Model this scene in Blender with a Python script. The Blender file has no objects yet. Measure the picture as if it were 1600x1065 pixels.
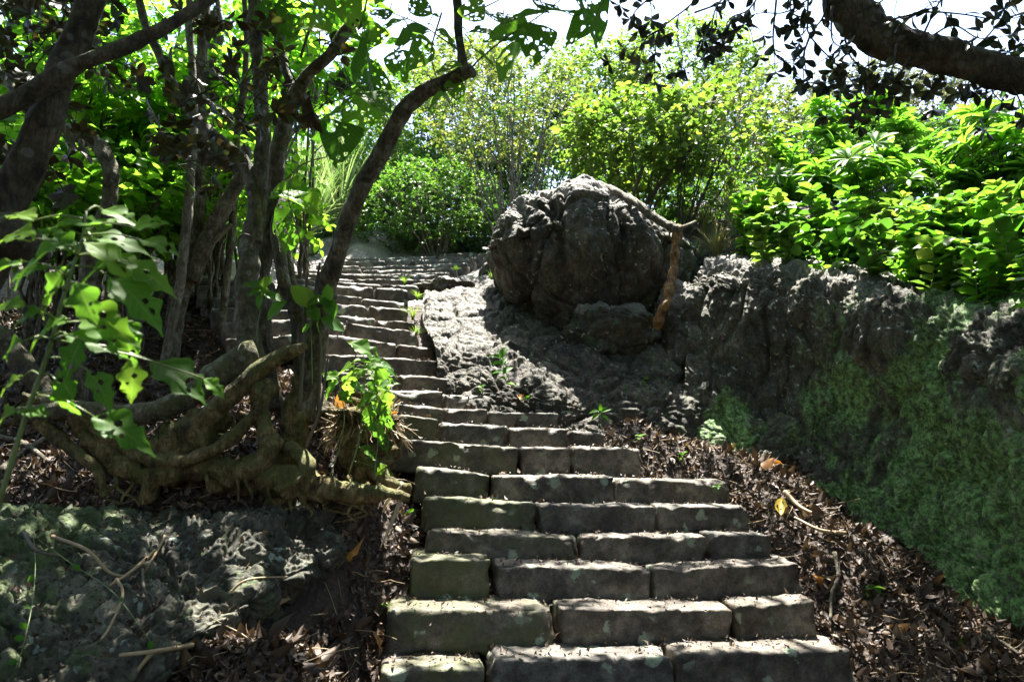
import bpy, math, random
import numpy as np
from mathutils import Vector
from mathutils.bvhtree import BVHTree

S = bpy.context.scene
COL = S.collection
F = 1080.0                       # focal length in photo pixels (photo is 1600 wide)
EZ = 1.6                         # eye height above the ground the viewer stands on
PITCH = math.atan(167.5 / F)

# ------------------------------------------------------------------ camera
cam = bpy.data.cameras.new('camera')
co = bpy.data.objects.new('camera', cam)
COL.objects.link(co)
co.location = (0, 0, EZ)
co.rotation_euler = (math.pi / 2 + PITCH, 0, 0)
cam.sensor_width = 36.0
cam.lens = F * 36.0 / 1600.0
cam.clip_start = 0.05
cam.clip_end = 900
cam.dof.use_dof = True
cam.dof.focus_distance = 5.6
cam.dof.aperture_fstop = 4.5
S.camera = co

# ------------------------------------------------------------------ light
SUN_EL, SUN_AZ = math.radians(71), math.radians(10)    # azimuth measured from +Y towards +X
SUN = np.array([math.sin(SUN_AZ) * math.cos(SUN_EL), math.cos(SUN_AZ) * math.cos(SUN_EL), math.sin(SUN_EL)])
w = bpy.data.worlds.new('World')
S.world = w
w.use_nodes = True
nt = w.node_tree
bg = nt.nodes['Background']
sky = nt.nodes.new('ShaderNodeTexSky')
sky.sky_type = 'NISHITA'
sky.sun_disc = False
sky.sun_elevation = SUN_EL
sky.sun_rotation = SUN_AZ
sky.air_density = 1.0
sky.dust_density = 1.5
sky.ozone_density = 1.0
hz = nt.nodes.new('ShaderNodeMix'); hz.data_type = 'RGBA'          # thin white summer haze over the blue
hz.inputs[0].default_value = .08
hs = nt.nodes.new('ShaderNodeRGBToBW')
nt.links.new(sky.outputs[0], hs.inputs[0])
nt.links.new(sky.outputs[0], hz.inputs[6]); nt.links.new(hs.outputs[0], hz.inputs[7])
nt.links.new(hz.outputs[2], bg.inputs[0])
bg.inputs[1].default_value = 0.095
sl = bpy.data.lights.new('sun', 'SUN')
sl.energy = 5.0
sl.angle = math.radians(0.5)
sl.color = (1.0, 0.95, 0.86)
so = bpy.data.objects.new('sun', sl)
COL.objects.link(so)
so.rotation_euler = Vector(SUN).to_track_quat('Z', 'Y').to_euler()
S.view_settings.view_transform = 'Standard'
S.view_settings.look = 'None'
S.view_settings.exposure = 2.75
S.view_settings.gamma = 1.0
S.cycles.max_bounces = 8
S.cycles.transmission_bounces = 6
S.cycles.diffuse_bounces = 4

# ------------------------------------------------------------------ numeric helpers
cP, sP = math.cos(PITCH), math.sin(PITCH)

def ray(px, py):
    v = (532.5 - py) / F
    return np.array([(px - 800) / F, cP - v * sP, sP + v * cP])

def W(px, py, Y):
    r = ray(px, py)
    return r * (Y / r[1]) + np.array([0, 0, EZ])

def to_px(P):
    P = np.atleast_2d(P)
    y, z = P[:, 1], P[:, 2] - EZ
    d = y * cP + z * sP
    u = -y * sP + z * cP
    d = np.where(d < 0.05, 0.05, d)
    return 800 + F * P[:, 0] / d, 532.5 - F * u / d

def R(a, b=None):
    return random.uniform(-a, a) if b is None else random.uniform(a, b)

def nrm(v):
    v = np.asarray(v, float)
    n = np.linalg.norm(v, axis=-1, keepdims=True)
    return v / np.where(n < 1e-9, 1, n)

_rs = np.random.RandomState(7)
_perm = np.tile(_rs.permutation(256), 3)
_grad = nrm(_rs.normal(size=(256, 3)))
_jit = _rs.uniform(0, 1, (256, 3))

def hsh(i, j, k):
    return _perm[(_perm[(_perm[i & 255] + j) & 255] + k) & 255]

def perlin(P):
    P = np.asarray(P, float)
    i0 = np.floor(P).astype(int)
    f = P - i0
    u = f * f * f * (f * (f * 6 - 15) + 10)
    r = 0
    for a in (0, 1):
        for b in (0, 1):
            for c in (0, 1):
                g = _grad[hsh(i0[:, 0] + a, i0[:, 1] + b, i0[:, 2] + c)]
                d = (g * (f - np.array([a, b, c]))).sum(1)
                wt = (u[:, 0] if a else 1 - u[:, 0]) * (u[:, 1] if b else 1 - u[:, 1]) * (u[:, 2] if c else 1 - u[:, 2])
                r = r + wt * d
    return r * 1.6

def fbm(P, o=4, g=0.5):
    r, a = 0, 1.0
    for k in range(o):
        r = r + a * perlin(P * (2.03 ** k) + 17.3 * k)
        a *= g
    return r

def ridged(P, o=3):
    r, a = 0, 1.0
    for k in range(o):
        r = r + a * (1 - np.abs(perlin(P * (2.1 ** k) + 9.1 * k)) * 2)
        a *= 0.5
    return r

def worley(P):
    i0 = np.floor(P).astype(int)
    F1 = np.full(len(P), 9.0)
    F2 = np.full(len(P), 9.0)
    for a in (-1, 0, 1):
        for b in (-1, 0, 1):
            for c in (-1, 0, 1):
                ii = i0 + np.array([a, b, c])
                q = ii + _jit[hsh(ii[:, 0], ii[:, 1], ii[:, 2])]
                d = np.linalg.norm(P - q, axis=1)
                F2 = np.minimum(F2, np.maximum(F1, d))
                F1 = np.minimum(F1, d)
    return F1, F2

def smooth(x, a, b):
    t = np.clip((x - a) / (b - a), 0, 1)
    return t * t * (3 - 2 * t)

def cr(pts, n):
    """Catmull-Rom through pts (m,k) giving n samples."""
    p = np.asarray(pts, float)
    if len(p) < 3:
        t = np.linspace(0, 1, n)[:, None]
        return p[0] * (1 - t) + p[-1] * t
    q = np.vstack([2 * p[0] - p[1], p, 2 * p[-1] - p[-2]])
    t = np.linspace(0, len(p) - 1 - 1e-9, n)
    i = t.astype(int)
    f = (t - i)[:, None]
    a, b, c, d = q[i], q[i + 1], q[i + 2], q[i + 3]
    return 0.5 * (2 * b + (c - a) * f + (2 * a - 5 * b + 4 * c - d) * f ** 2 + (3 * b - 3 * c + d - a) * f ** 3)

# ------------------------------------------------------------------ mesh building
class MB:
    def __init__(s):
        s.v, s.f, s.c, s.m, s.n = [], [], [], [], 0
        s.r = []

    def add(s, v, faces, rnd=None, mo=None):
        """faces: list of arrays (k,3) or (k,4)"""
        v = np.asarray(v, float)
        for fa in (faces if isinstance(faces, list) else [faces]):
            fa = np.asarray(fa)
            if len(fa):
                s.f.append(fa + s.n)
        s.v.append(v)
        s.r.append(np.full(len(v), 0.5) if rnd is None else np.broadcast_to(rnd, (len(v),)))
        s.m.append(np.zeros(len(v)) if mo is None else np.broadcast_to(mo, (len(v),)))
        s.n += len(v)

    def mesh(s, name, mat):
        v = np.vstack(s.v)
        me = bpy.data.meshes.new(name)
        me.vertices.add(len(v))
        me.vertices.foreach_set('co', v.astype(np.float32).ravel())
        idx = np.concatenate([f.ravel() for f in s.f])
        tot = np.concatenate([np.full(len(f), f.shape[1]) for f in s.f])
        st = np.concatenate([[0], np.cumsum(tot)[:-1]])
        me.loops.add(len(idx))
        me.loops.foreach_set('vertex_index', idx.astype(np.int32))
        me.polygons.add(len(tot))
        me.polygons.foreach_set('loop_start', st.astype(np.int32))
        me.polygons.foreach_set('loop_total', tot.astype(np.int32))
        me.update(calc_edges=True)
        me.polygons.foreach_set('use_smooth', np.ones(len(tot), bool))
        for nm, arr in (('rnd', s.r), ('mos', s.m)):
            at = me.attributes.new(nm, 'FLOAT', 'POINT')
            at.data.foreach_set('value', np.concatenate(arr).astype(np.float32))
        me.materials.append(mat)
        return me

    def build(s, name, mat, parent=None):
        o = bpy.data.objects.new(name, s.mesh(name, mat))
        COL.objects.link(o)
        if parent is not None:
            o.parent = parent
            o.matrix_parent_inverse = parent.matrix_world.inverted() if False else o.matrix_parent_inverse
            o.location = -np.array(parent.location) if parent.type == 'EMPTY' else (0, 0, 0)
        return o

SOLID = []                     # meshes that later placement tests rays against

def tag(o, label, cat, group=None, kind=None):
    if label: o['label'] = label
    if cat: o['category'] = cat
    if group: o['group'] = group
    if kind: o['kind'] = kind
    return o

def thing(name, loc, label, cat, group=None):
    o = bpy.data.objects.new(name, None)
    COL.objects.link(o)
    o.location = [float(x) for x in loc]
    o.empty_display_size = 0.1
    return tag(o, label, cat, group)

def grid_faces(nu, nv, wrap=False):
    i = np.arange(nu - 1)[:, None]
    j = np.arange(nv if wrap else nv - 1)[None, :]
    j2 = (j + 1) % nv
    a = i * nv + j; b = i * nv + j2; c = (i + 1) * nv + j2; d = (i + 1) * nv + j
    return np.stack([a, b, c, d], -1).reshape(-1, 4)

def tube(mb, pts, rad, ns=6, rnd=None, mo=None, bump=0.0, bfreq=6.0, cap=True, flat=1.0):
    p = np.asarray(pts, float)
    m = len(p)
    rad = np.broadcast_to(np.asarray(rad, float), (m,))
    t = nrm(np.gradient(p, axis=0))
    ref = np.array([0.3, 0.9, 0.2]) if abs(t[0][1]) < 0.8 else np.array([1.0, 0.1, 0.2])
    n = ref - t[0] * (ref @ t[0]); n /= np.linalg.norm(n)
    Ns = [n]
    for k in range(1, m):
        n = n - t[k] * (n @ t[k])
        n = n / (np.linalg.norm(n) + 1e-9)
        Ns.append(n)
    N = np.array(Ns)
    B = np.cross(t, N)
    a = np.linspace(0, 2 * np.pi, ns, endpoint=False)
    D = N[:, None] * np.cos(a)[None, :, None] + B[:, None] * np.sin(a)[None, :, None] * flat
    V = p[:, None] + D * rad[:, None, None]
    if bump:
        q = V.reshape(-1, 3)
        st = q * bfreq
        k = fbm(st, 3) * 0.9 + (ridged(st * np.array([3.2, 3.2, 1.1]), 2) - 0.9) * 0.35
        V = V + D * (k.reshape(m, ns) * bump)[:, :, None] * np.minimum(rad, 0.08)[:, None, None] / 0.08
    V = V.reshape(-1, 3)
    fs = [grid_faces(m, ns, True)]
    if cap:
        V = np.vstack([V, p[0], p[-1]])
        j = np.arange(ns); j2 = (j + 1) % ns
        fs.append(np.stack([j2, j, np.full(ns, m * ns)], 1))
        fs.append(np.stack([(m - 1) * ns + j, (m - 1) * ns + j2, np.full(ns, m * ns + 1)], 1))
    mb.add(V, fs, rnd, mo)

def limb(pts, n=None, ns=14, bump=0.012, bfreq=7.0, mo=None, mb=None, seed=0):
    """pts: (px, py, Y, radius_px) -> knobbly tube"""
    q = []
    for (x, y, Y, r) in pts:
        c = W(x, y, Y)
        q.append([*c, r * Y / F])
    q = np.array(q)
    L = np.linalg.norm(np.diff(q[:, :3], axis=0), axis=1).sum()
    n = n or max(10, int(L / 0.022))
    s = cr(q, n)
    k = np.arange(n) * (L / n)
    rr = s[:, 3] * (1 + 0.10 * perlin(np.stack([k * 7 + seed * 3.1, k * 0 + seed, k * 0], 1)))
    P = s[:, :3].copy()
    P[1:-1] += (0.25 * s[1:-1, 3:4]) * np.stack([perlin(np.stack([k * 4, k * 0 + 5.5 * a + seed, k * 0], 1))[1:-1] for a in (1, 2, 3)], 1)
    mb = mb or MB()
    tube(mb, P, np.maximum(rr, 0.002), ns, rnd=R(0, 1), mo=mo, bump=bump, bfreq=bfreq)
    return mb, s

# leaf templates: x across, y along, z up --------------------------------
def t_small():
    V = np.array([[0, 0, 0], [.30, .35, .05], [.24, .75, .04], [0, 1, -.05], [-.24, .75, .04], [-.30, .35, .05]])
    return V, [np.array([[0, 1, 2, 3], [0, 3, 4, 5]])]

def t_leaf(rows, wf, fold=0.12, droop=0.25, wav=0.0, cols=5, seed=0, holes=0, curl=0.0):
    rs = np.random.RandomState(seed)
    t = np.linspace(0, 1, rows)
    wd = np.array([wf(x) for x in t])
    x = np.linspace(-1, 1, cols)
    V = np.zeros((rows, cols, 3))
    V[:, :, 0] = wd[:, None] * x[None]
    V[:, :, 1] = t[:, None]
    V[:, :, 2] = fold * np.abs(x)[None] * wd[:, None] * 2 - droop * (t ** 2)[:, None]
    if curl:
        V[:, :, 2] += curl * (x ** 2)[None] * wd[:, None] * 2
    if wav:
        V[:, :, 2] += wav * np.sin(t[:, None] * 14 + x[None] * 2) * np.abs(x)[None]
    f = grid_faces(rows, cols)
    if holes:
        cen = V.reshape(-1, 3)[f].mean(1)
        keep = np.ones(len(f), bool)
        for _ in range(holes):
            c = np.array([rs.uniform(-.4, .4), rs.uniform(.08, .95)])
            r = abs(rs.normal(0, .028)) + .014
            keep &= np.hypot(cen[:, 0] - c[0], cen[:, 1] - c[1]) > r
        f = f[keep]
    return V.reshape(-1, 3), [f]

def w_ovate(a=.28, p=.75):
    return lambda t: a * (math.sin(math.pi * t ** p) ** .85 if 0 < t < 1 else 0.0) + 0.004
def w_obov(a=.24):
    return lambda t: a * (math.sin(math.pi * t ** 1.5) ** .8 if 0 < t < 1 else 0.0) + 0.01
def w_heart(a=.42):
    return lambda t: (a * (min(1, (t + .02) * 6) ** .5) * (1 - t) ** .62 * (1 + .3 * math.sin(t * 3)) if t < 1 else .003)
def w_lobed(t):
    b = .30 * math.sin(math.pi * min(1, t) ** .7) ** .8 if 0 < t < 1 else 0
    l = .13 * math.exp(-((t - .38) / .09) ** 2) + .10 * math.exp(-((t - .66) / .06) ** 2) + .012 * math.sin(t * 46)
    return max(.004, b * .8 + l)

T_SMALL = t_small()
T_OV = t_leaf(6, w_ovate(), cols=3, fold=.25)
T_OV2 = t_leaf(6, w_ovate(.24, .9), cols=3, fold=.35, droop=.4)
T_OB = t_leaf(6, w_obov(), cols=3, fold=.2, droop=.2)
T_LANCE = t_leaf(7, w_obov(.15), cols=3, fold=.25, droop=.35)
T_BROAD = t_leaf(7, w_ovate(.33, .95), cols=5, fold=.1, droop=.25, wav=.03)
T_DEAD = [t_leaf(6, w_ovate(.2 + .05 * k), cols=4, fold=-.3 + .3 * k, droop=.3 - .35 * k, curl=.9 - .6 * k, wav=.06, seed=k) for k in range(4)]
T_HOLEY = [t_leaf(42, w_heart(.44 + .02 * k), cols=34, fold=.12, droop=.22, wav=.018, seed=11 + k, holes=13 + 5 * k) for k in range(5)]
T_LOBE = [t_leaf(40, w_lobed, cols=23, fold=.10, droop=.3 + .15 * k, wav=.035, seed=k, holes=2 + k) for k in range(3)]
T_BLADE = t_leaf(9, lambda t: .028 * (1 - t ** 2) + .002, cols=3, fold=.5, droop=0)

def veins(T, rows, cols, k=9.0):
    V = T[0]
    t = V[:, 1]; x = np.abs(V[:, 0])
    v = np.maximum(np.exp(-(x / .012) ** 2), .7 * np.exp(-(((t - x * .9) * k % 1 - .5) / .10) ** 2))
    return T[0], T[1], v

def scatter(mb, T, pos, d, n, size, rnd=None, mo=None, wid=None):
    """copies of template T at pos, length axis d, upper side n"""
    V, fs = T[0], T[1]
    pos = np.atleast_2d(pos); N = len(pos)
    if N == 0: return
    y = nrm(np.broadcast_to(d, (N, 3)))
    z = np.broadcast_to(n, (N, 3))
    x = nrm(np.cross(y, z)); z = np.cross(x, y)
    size = np.broadcast_to(size, (N,))
    wid = size if wid is None else size * wid
    P = (pos[:, None] + V[None, :, 0:1] * x[:, None] * wid[:, None, None]
         + V[None, :, 1:2] * y[:, None] * size[:, None, None] + V[None, :, 2:3] * z[:, None] * size[:, None, None])
    k = len(V)
    off = (np.arange(N) * k)[:, None, None]
    rnd = np.random.rand(N) if rnd is None else np.broadcast_to(rnd, (N,))
    mo = 0 if mo is None else mo
    mb.add(P.reshape(-1, 3), [(f[None] + off).reshape(-1, f.shape[1]) for f in fs],
           np.repeat(rnd, k), np.tile(T[2], N) if len(T) > 2 else np.repeat(np.broadcast_to(mo, (N,)), k))

T_HOLEY = [veins(T, 0, 0) for T in T_HOLEY]
T_LOBE = [veins(T, 0, 0) for T in T_LOBE]

def rvec(n, s=1.0):
    return np.random.normal(0, s, (n, 3))

# ------------------------------------------------------------------ materials
def nodes(name):
    m = bpy.data.materials.new(name)
    m.use_nodes = True
    t = m.node_tree
    return m, t, t.nodes['Principled BSDF'], t.nodes['Material Output']

def N(t, kind, **kw):
    n = t.nodes.new('ShaderNode' + kind)
    for k, v in kw.items():
        if k in n.inputs: n.inputs[k].default_value = v
        else: setattr(n, k, v)
    return n

def ramp(t, src, stops):
    r = N(t, 'ValToRGB')
    e = r.color_ramp.elements
    while len(e) < len(stops): e.new(.5)
    for i, (p, c) in enumerate(stops):
        e[i].position = p
        e[i].color = (c, c, c, 1) if isinstance(c, (int, float)) else (*c, 1)
    t.links.new(src, r.inputs[0])
    return r.outputs[0]

def mix(t, fac, a, b, blend='MIX'):
    m = N(t, 'Mix', data_type='RGBA', blend_type=blend)
    for k, s in ((0, fac), (6, a), (7, b)):
        if isinstance(s, (int, float)): m.inputs[k].default_value = s
        elif isinstance(s, tuple): m.inputs[k].default_value = (*s, 1)
        else: t.links.new(s, m.inputs[k])
    return m.outputs[2]

def mul(t, a, b, op='MULTIPLY'):
    m = N(t, 'Math', operation=op)
    for k, s in ((0, a), (1, b)):
        if isinstance(s, (int, float)): m.inputs[k].default_value = s
        else: t.links.new(s, m.inputs[k])
    return m.outputs[0]

def noise(t, co, sc, det=6, rough=.6, dist=0.0):
    n = N(t, 'TexNoise', Scale=sc, Detail=det, Roughness=rough, Distortion=dist)
    t.links.new(co, n.inputs['Vector'])
    return n.outputs['Fac']

def vor(t, co, sc, feat='F1', rand=1.0):
    n = N(t, 'TexVoronoi', Scale=sc, Randomness=rand, feature=feat)
    t.links.new(co, n.inputs['Vector'])
    return n.outputs['Distance']

def wcoord(t, warp=0.0, ws=3.0, scale=None):
    g = N(t, 'NewGeometry').outputs['Position']
    if scale:
        m = N(t, 'Mapping'); m.inputs['Scale'].default_value = scale
        t.links.new(g, m.inputs[0]); g = m.outputs[0]
    if warp:
        n = N(t, 'TexNoise', Scale=ws, Detail=3)
        t.links.new(g, n.inputs['Vector'])
        v = N(t, 'VectorMath', operation='SCALE'); v.inputs['Scale'].default_value = warp
        t.links.new(n.outputs['Color'], v.inputs[0])
        a = N(t, 'VectorMath', operation='ADD')
        t.links.new(g, a.inputs[0]); t.links.new(v.outputs[0], a.inputs[1])
        g = a.outputs[0]
    return g

def attr(t, nm):
    return N(t, 'Attribute', attribute_name=nm).outputs['Fac']

def bump(t, b, h, st, dist=.01, prev=None):
    n = N(t, 'Bump', Strength=st, Distance=dist)
    t.links.new(h, n.inputs['Height'])
    if prev is not None: t.links.new(prev, n.inputs['Normal'])
    t.links.new(n.outputs[0], b.inputs['Normal'])
    return n.outputs[0]

def leafmat(name, c1, c2, c3=None, trans=.5, rough=.45, tcol=1.35, spec=.5):
    m, t, b, out = nodes(name)
    r = attr(t, 'rnd')
    c = ramp(t, r, [(0, c1), (.6, c2), (1, c3 or c2)])
    g = wcoord(t)
    nz = noise(t, g, 40, 3)
    c = mix(t, mul(t, nz, .5), c, mix(t, 1.0, c, (.55, .6, .5), 'MULTIPLY'))
    c = mix(t, mul(t, attr(t, 'mos'), .45), c, mix(t, .5, c, (.35, .42, .16)))
    t.links.new(c, b.inputs['Base Color'])
    b.inputs['Roughness'].default_value = rough
    b.inputs['Specular IOR Level'].default_value = spec
    tr = N(t, 'BsdfTranslucent')
    tc = mix(t, 1.0, c, (tcol * 1.12, tcol * 1.1, tcol * .7), 'MULTIPLY')
    t.links.new(tc, tr.inputs['Color'])
    ms = N(t, 'MixShader'); ms.inputs[0].default_value = trans
    t.links.new(b.outputs[0], ms.inputs[1]); t.links.new(tr.outputs[0], ms.inputs[2])
    t.links.new(ms.outputs[0], out.inputs[0])
    return m

def rockmat(name, dark, mid, pale, moss=(.05, .08, .02), lich=(.30, .34, .26), moss_amt=.5, lich_amt=.5, rough=.7,
            green=(.11, .20, .085), bs=1.0):
    m, t, b, out = nodes(name)
    g = wcoord(t, .25, 2.5)
    g0 = wcoord(t)
    n1 = noise(t, g, 2.2, 9, .65)
    n2 = noise(t, g0, 28, 5, .7)
    c = ramp(t, n1, [(.3, dark), (.55, mid), (.78, pale)])
    c = mix(t, ramp(t, n2, [(.35, 0), (.75, .8)]), c, mix(t, 1.0, c, (.35, .33, .3), 'MULTIPLY'))
    g2 = wcoord(t, .1, 8, (1, 1, .5))
    c = mix(t, ramp(t, noise(t, g2, 16, 7, .75), [(.40, 0), (.58, 1)]), c, mix(t, 1.0, c, (2.3, 2.2, 2.0), 'MULTIPLY'))
    capf = ramp(t, mul(t, attr(t, 'rnd'), mul(t, noise(t, g0, 12, 6, .7), .5), 'ADD'), [(.75, 0), (1.15, 1)])  # pale weathered crust on tops, lightened further to look sunlit
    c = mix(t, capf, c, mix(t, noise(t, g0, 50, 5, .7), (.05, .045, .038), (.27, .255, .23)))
    c = mix(t, mul(t, ramp(t, vor(t, wcoord(t, .05, 12), 38), [(.22, .9), (.34, 0)]), ramp(t, noise(t, g0, 9, 3), [(.4, .2), (.55, 1)])), c, (.014, .012, .009))  # black spots: shade of small pits painted into the colour
    # dry crusts of pale lichen in blotches
    v = mul(t, vor(t, wcoord(t, .16, 14), 13), mul(t, noise(t, g0, 30, 5, .7), .35), 'ADD')
    gate = ramp(t, noise(t, g0, 3.0, 3), [(.62 - .25 * lich_amt, 0), (.70 - .22 * lich_amt, 1)])
    spot = mul(t, ramp(t, v, [(.36, 1), (.44, 0)]), gate)
    spot = mul(t, spot, ramp(t, noise(t, g0, 60, 4), [(.3, .25), (.55, 1)]))
    c = mix(t, spot, c, lich)
    # green growth where the 'mos' value of the surface is high
    mz = attr(t, 'mos')
    gn = mul(t, noise(t, wcoord(t, .15, 5, (1, 1, .6)), 9, 9, .8), mz, 'ADD')
    gm = ramp(t, gn, [(.80, 0), (.93, 1)])
    gm = mul(t, gm, ramp(t, noise(t, wcoord(t, .08, 10), 17, 9, .8), [(.40, .08), (.50, 1)]))
    gc = mix(t, ramp(t, noise(t, g0, 26, 8, .8), [(.42, 0), (.60, 1)]), moss, green)
    c = mix(t, mul(t, gm, moss_amt), c, gc)
    t.links.new(c, b.inputs['Base Color'])
    b.inputs['Roughness'].default_value = rough
    b.inputs['Specular IOR Level'].default_value = .35
    hh = mul(t, noise(t, g0, 35, 8, .75), mul(t, vor(t, g0, 45), .5), 'ADD')
    n_a = bump(t, b, hh, .8 * bs, .02)
    bump(t, b, noise(t, g0, 160, 4, .7), .5 * bs, .004, n_a)
    return m

def barkmat(name, dark, mid, pale, moss_amt=.5, spots=0.0, lich=(.35, .37, .33)):
    m, t, b, out = nodes(name)
    g = wcoord(t, .05, 12)
    g0 = wcoord(t)
    n1 = noise(t, g, 9, 8, .7)
    c = ramp(t, n1, [(.36, dark), (.5, mid), (.66, pale)])
    gs = wcoord(t, .03, 20, (1, 1, .25))
    st = noise(t, gs, 60, 4, .7)
    c = mix(t, ramp(t, st, [(.42, .75), (.58, 0)]), c, mix(t, 1.0, c, (.35, .33, .28), 'MULTIPLY'))
    up = N(t, 'SeparateXYZ')
    t.links.new(N(t, 'NewGeometry').outputs['Normal'], up.inputs[0])
    mossf = ramp(t, mul(t, mul(t, noise(t, g0, 5, 6, .7), mul(t, up.outputs[2], .16), 'ADD'), attr(t, 'mos'), 'ADD'), [(.60, 0), (.72, moss_amt)])
    c = mix(t, mossf, c, mix(t, noise(t, g0, 40, 3), (.045, .075, .012), (.12, .14, .03)))
    if spots:
        v = vor(t, wcoord(t, .03, 15), 14)
        gate = ramp(t, noise(t, g0, 6, 2), [(.45, 0), (.5, 1)])
        c = mix(t, mul(t, ramp(t, v, [(.22, spots), (.30, 0)]), gate), c, lich)
    t.links.new(c, b.inputs['Base Color'])
    b.inputs['Roughness'].default_value = .75
    b.inputs['Specular IOR Level'].default_value = .3
    n_a = bump(t, b, mul(t, st, n1, 'ADD'), 1.0, .03)
    bump(t, b, noise(t, g0, 120, 5, .7), .4, .003, n_a)
    return m

def plainmat(name, c1, c2, sc=30, rough=.7, bs=.3, trans=0):
    m, t, b, out = nodes(name)
    g = wcoord(t)
    c = mix(t, noise(t, g, sc, 4), c1, c2)
    c = mix(t, mul(t, attr(t, 'rnd'), .5), c, mix(t, 1.0, c, (.45, .42, .38), 'MULTIPLY'))
    t.links.new(c, b.inputs['Base Color'])
    b.inputs['Roughness'].default_value = rough
    bump(t, b, noise(t, g, sc * 3, 4), bs, .004)
    return m

M = {}
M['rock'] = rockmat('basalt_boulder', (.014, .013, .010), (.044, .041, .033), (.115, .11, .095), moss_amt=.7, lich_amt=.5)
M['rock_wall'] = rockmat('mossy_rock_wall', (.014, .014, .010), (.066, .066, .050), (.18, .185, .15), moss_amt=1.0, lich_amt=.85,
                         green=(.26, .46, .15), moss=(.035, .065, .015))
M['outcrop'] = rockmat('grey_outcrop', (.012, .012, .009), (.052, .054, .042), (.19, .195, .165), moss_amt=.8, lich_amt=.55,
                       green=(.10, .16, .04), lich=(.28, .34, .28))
M['bark'] = barkmat('gnarled_bark', (.045, .037, .022), (.14, .12, .075), (.28, .25, .18), .55, .3)
M['bark_root'] = barkmat('root_bark', (.045, .033, .013), (.17, .125, .045), (.36, .28, .14), .6)
M['bark_dark'] = barkmat('dark_bark', (.03, .025, .015), (.095, .078, .047), (.19, .16, .11), .5, .25)
M['bark_pale'] = barkmat('pale_bark', (.10, .085, .06), (.20, .18, .13), (.34, .31, .26), .2)
M['bark_orange'] = barkmat('orange_bark', (.09, .04, .015), (.28, .14, .045), (.46, .30, .14), .05)
M['twig'] = plainmat('twig_bark', (.06, .045, .03), (.15, .12, .08), 40)
M['twig_dark'] = plainmat('dark_twig_bark', (.018, .014, .01), (.045, .036, .026), 40)
M['green_stem'] = plainmat('green_stem', (.08, .12, .03), (.16, .22, .06), 30, .5)
M['straw'] = plainmat('dry_straw', (.20, .13, .06), (.42, .32, .18), 60, .6)
M['l_bright'] = leafmat('bright_leaf', (.05, .15, .014), (.09, .22, .022), (.16, .29, .035), .58, .5, spec=.22, tcol=1.5)
M['l_glow'] = leafmat('painted_backlight_leaf', (.07, .19, .016), (.12, .27, .026), (.19, .34, .04), .68, .5, spec=.2, tcol=1.8)  # brighter copy of the bright leaf, backlight put into its colour
M['l_big'] = leafmat('large_leaf', (.04, .13, .010), (.08, .21, .018), (.13, .26, .028), .55, .5, spec=.25, tcol=1.5)
M['l_mid'] = leafmat('mid_green_leaf', (.035, .10, .015), (.07, .17, .025), (.12, .22, .03), .45)
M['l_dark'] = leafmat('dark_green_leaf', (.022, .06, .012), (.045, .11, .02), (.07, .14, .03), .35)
M['l_yellow'] = leafmat('yellow_green_leaf', (.07, .15, .02), (.11, .20, .03), (.20, .27, .045), .5)
M['l_olive'] = leafmat('olive_leaf', (.07, .12, .025), (.13, .20, .04), (.22, .22, .05), .4)
M['l_brown'] = leafmat('brown_green_leaf', (.028, .022, .010), (.055, .042, .014), (.05, .085, .018), .25, tcol=1.1)
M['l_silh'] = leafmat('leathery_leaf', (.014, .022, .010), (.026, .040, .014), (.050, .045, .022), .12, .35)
M['l_grey'] = leafmat('grey_green_leaf', (.06, .085, .045), (.11, .13, .07), (.15, .15, .09), .3)
M['l_blade'] = leafmat('grass_blade', (.08, .15, .05), (.15, .23, .10), (.30, .33, .20), .35, .3)
M['l_dry'] = leafmat('dry_blade', (.25, .22, .10), (.36, .33, .16), (.16, .22, .05), .35)
M['litter'] = leafmat('dead_leaf', (.035, .020, .013), (.10, .062, .038), (.34, .23, .14), .10, .6, tcol=1.2)
M['dead_yellow'] = leafmat('yellowed_leaf', (.45, .33, .03), (.5, .36, .04), None, .4)
M['dead_orange'] = leafmat('orange_dead_leaf', (.36, .15, .03), (.42, .2, .05), None, .3)
M['dead_pale'] = leafmat('bleached_dead_leaf', (.42, .36, .28), (.5, .45, .36), None, .3)

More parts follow.
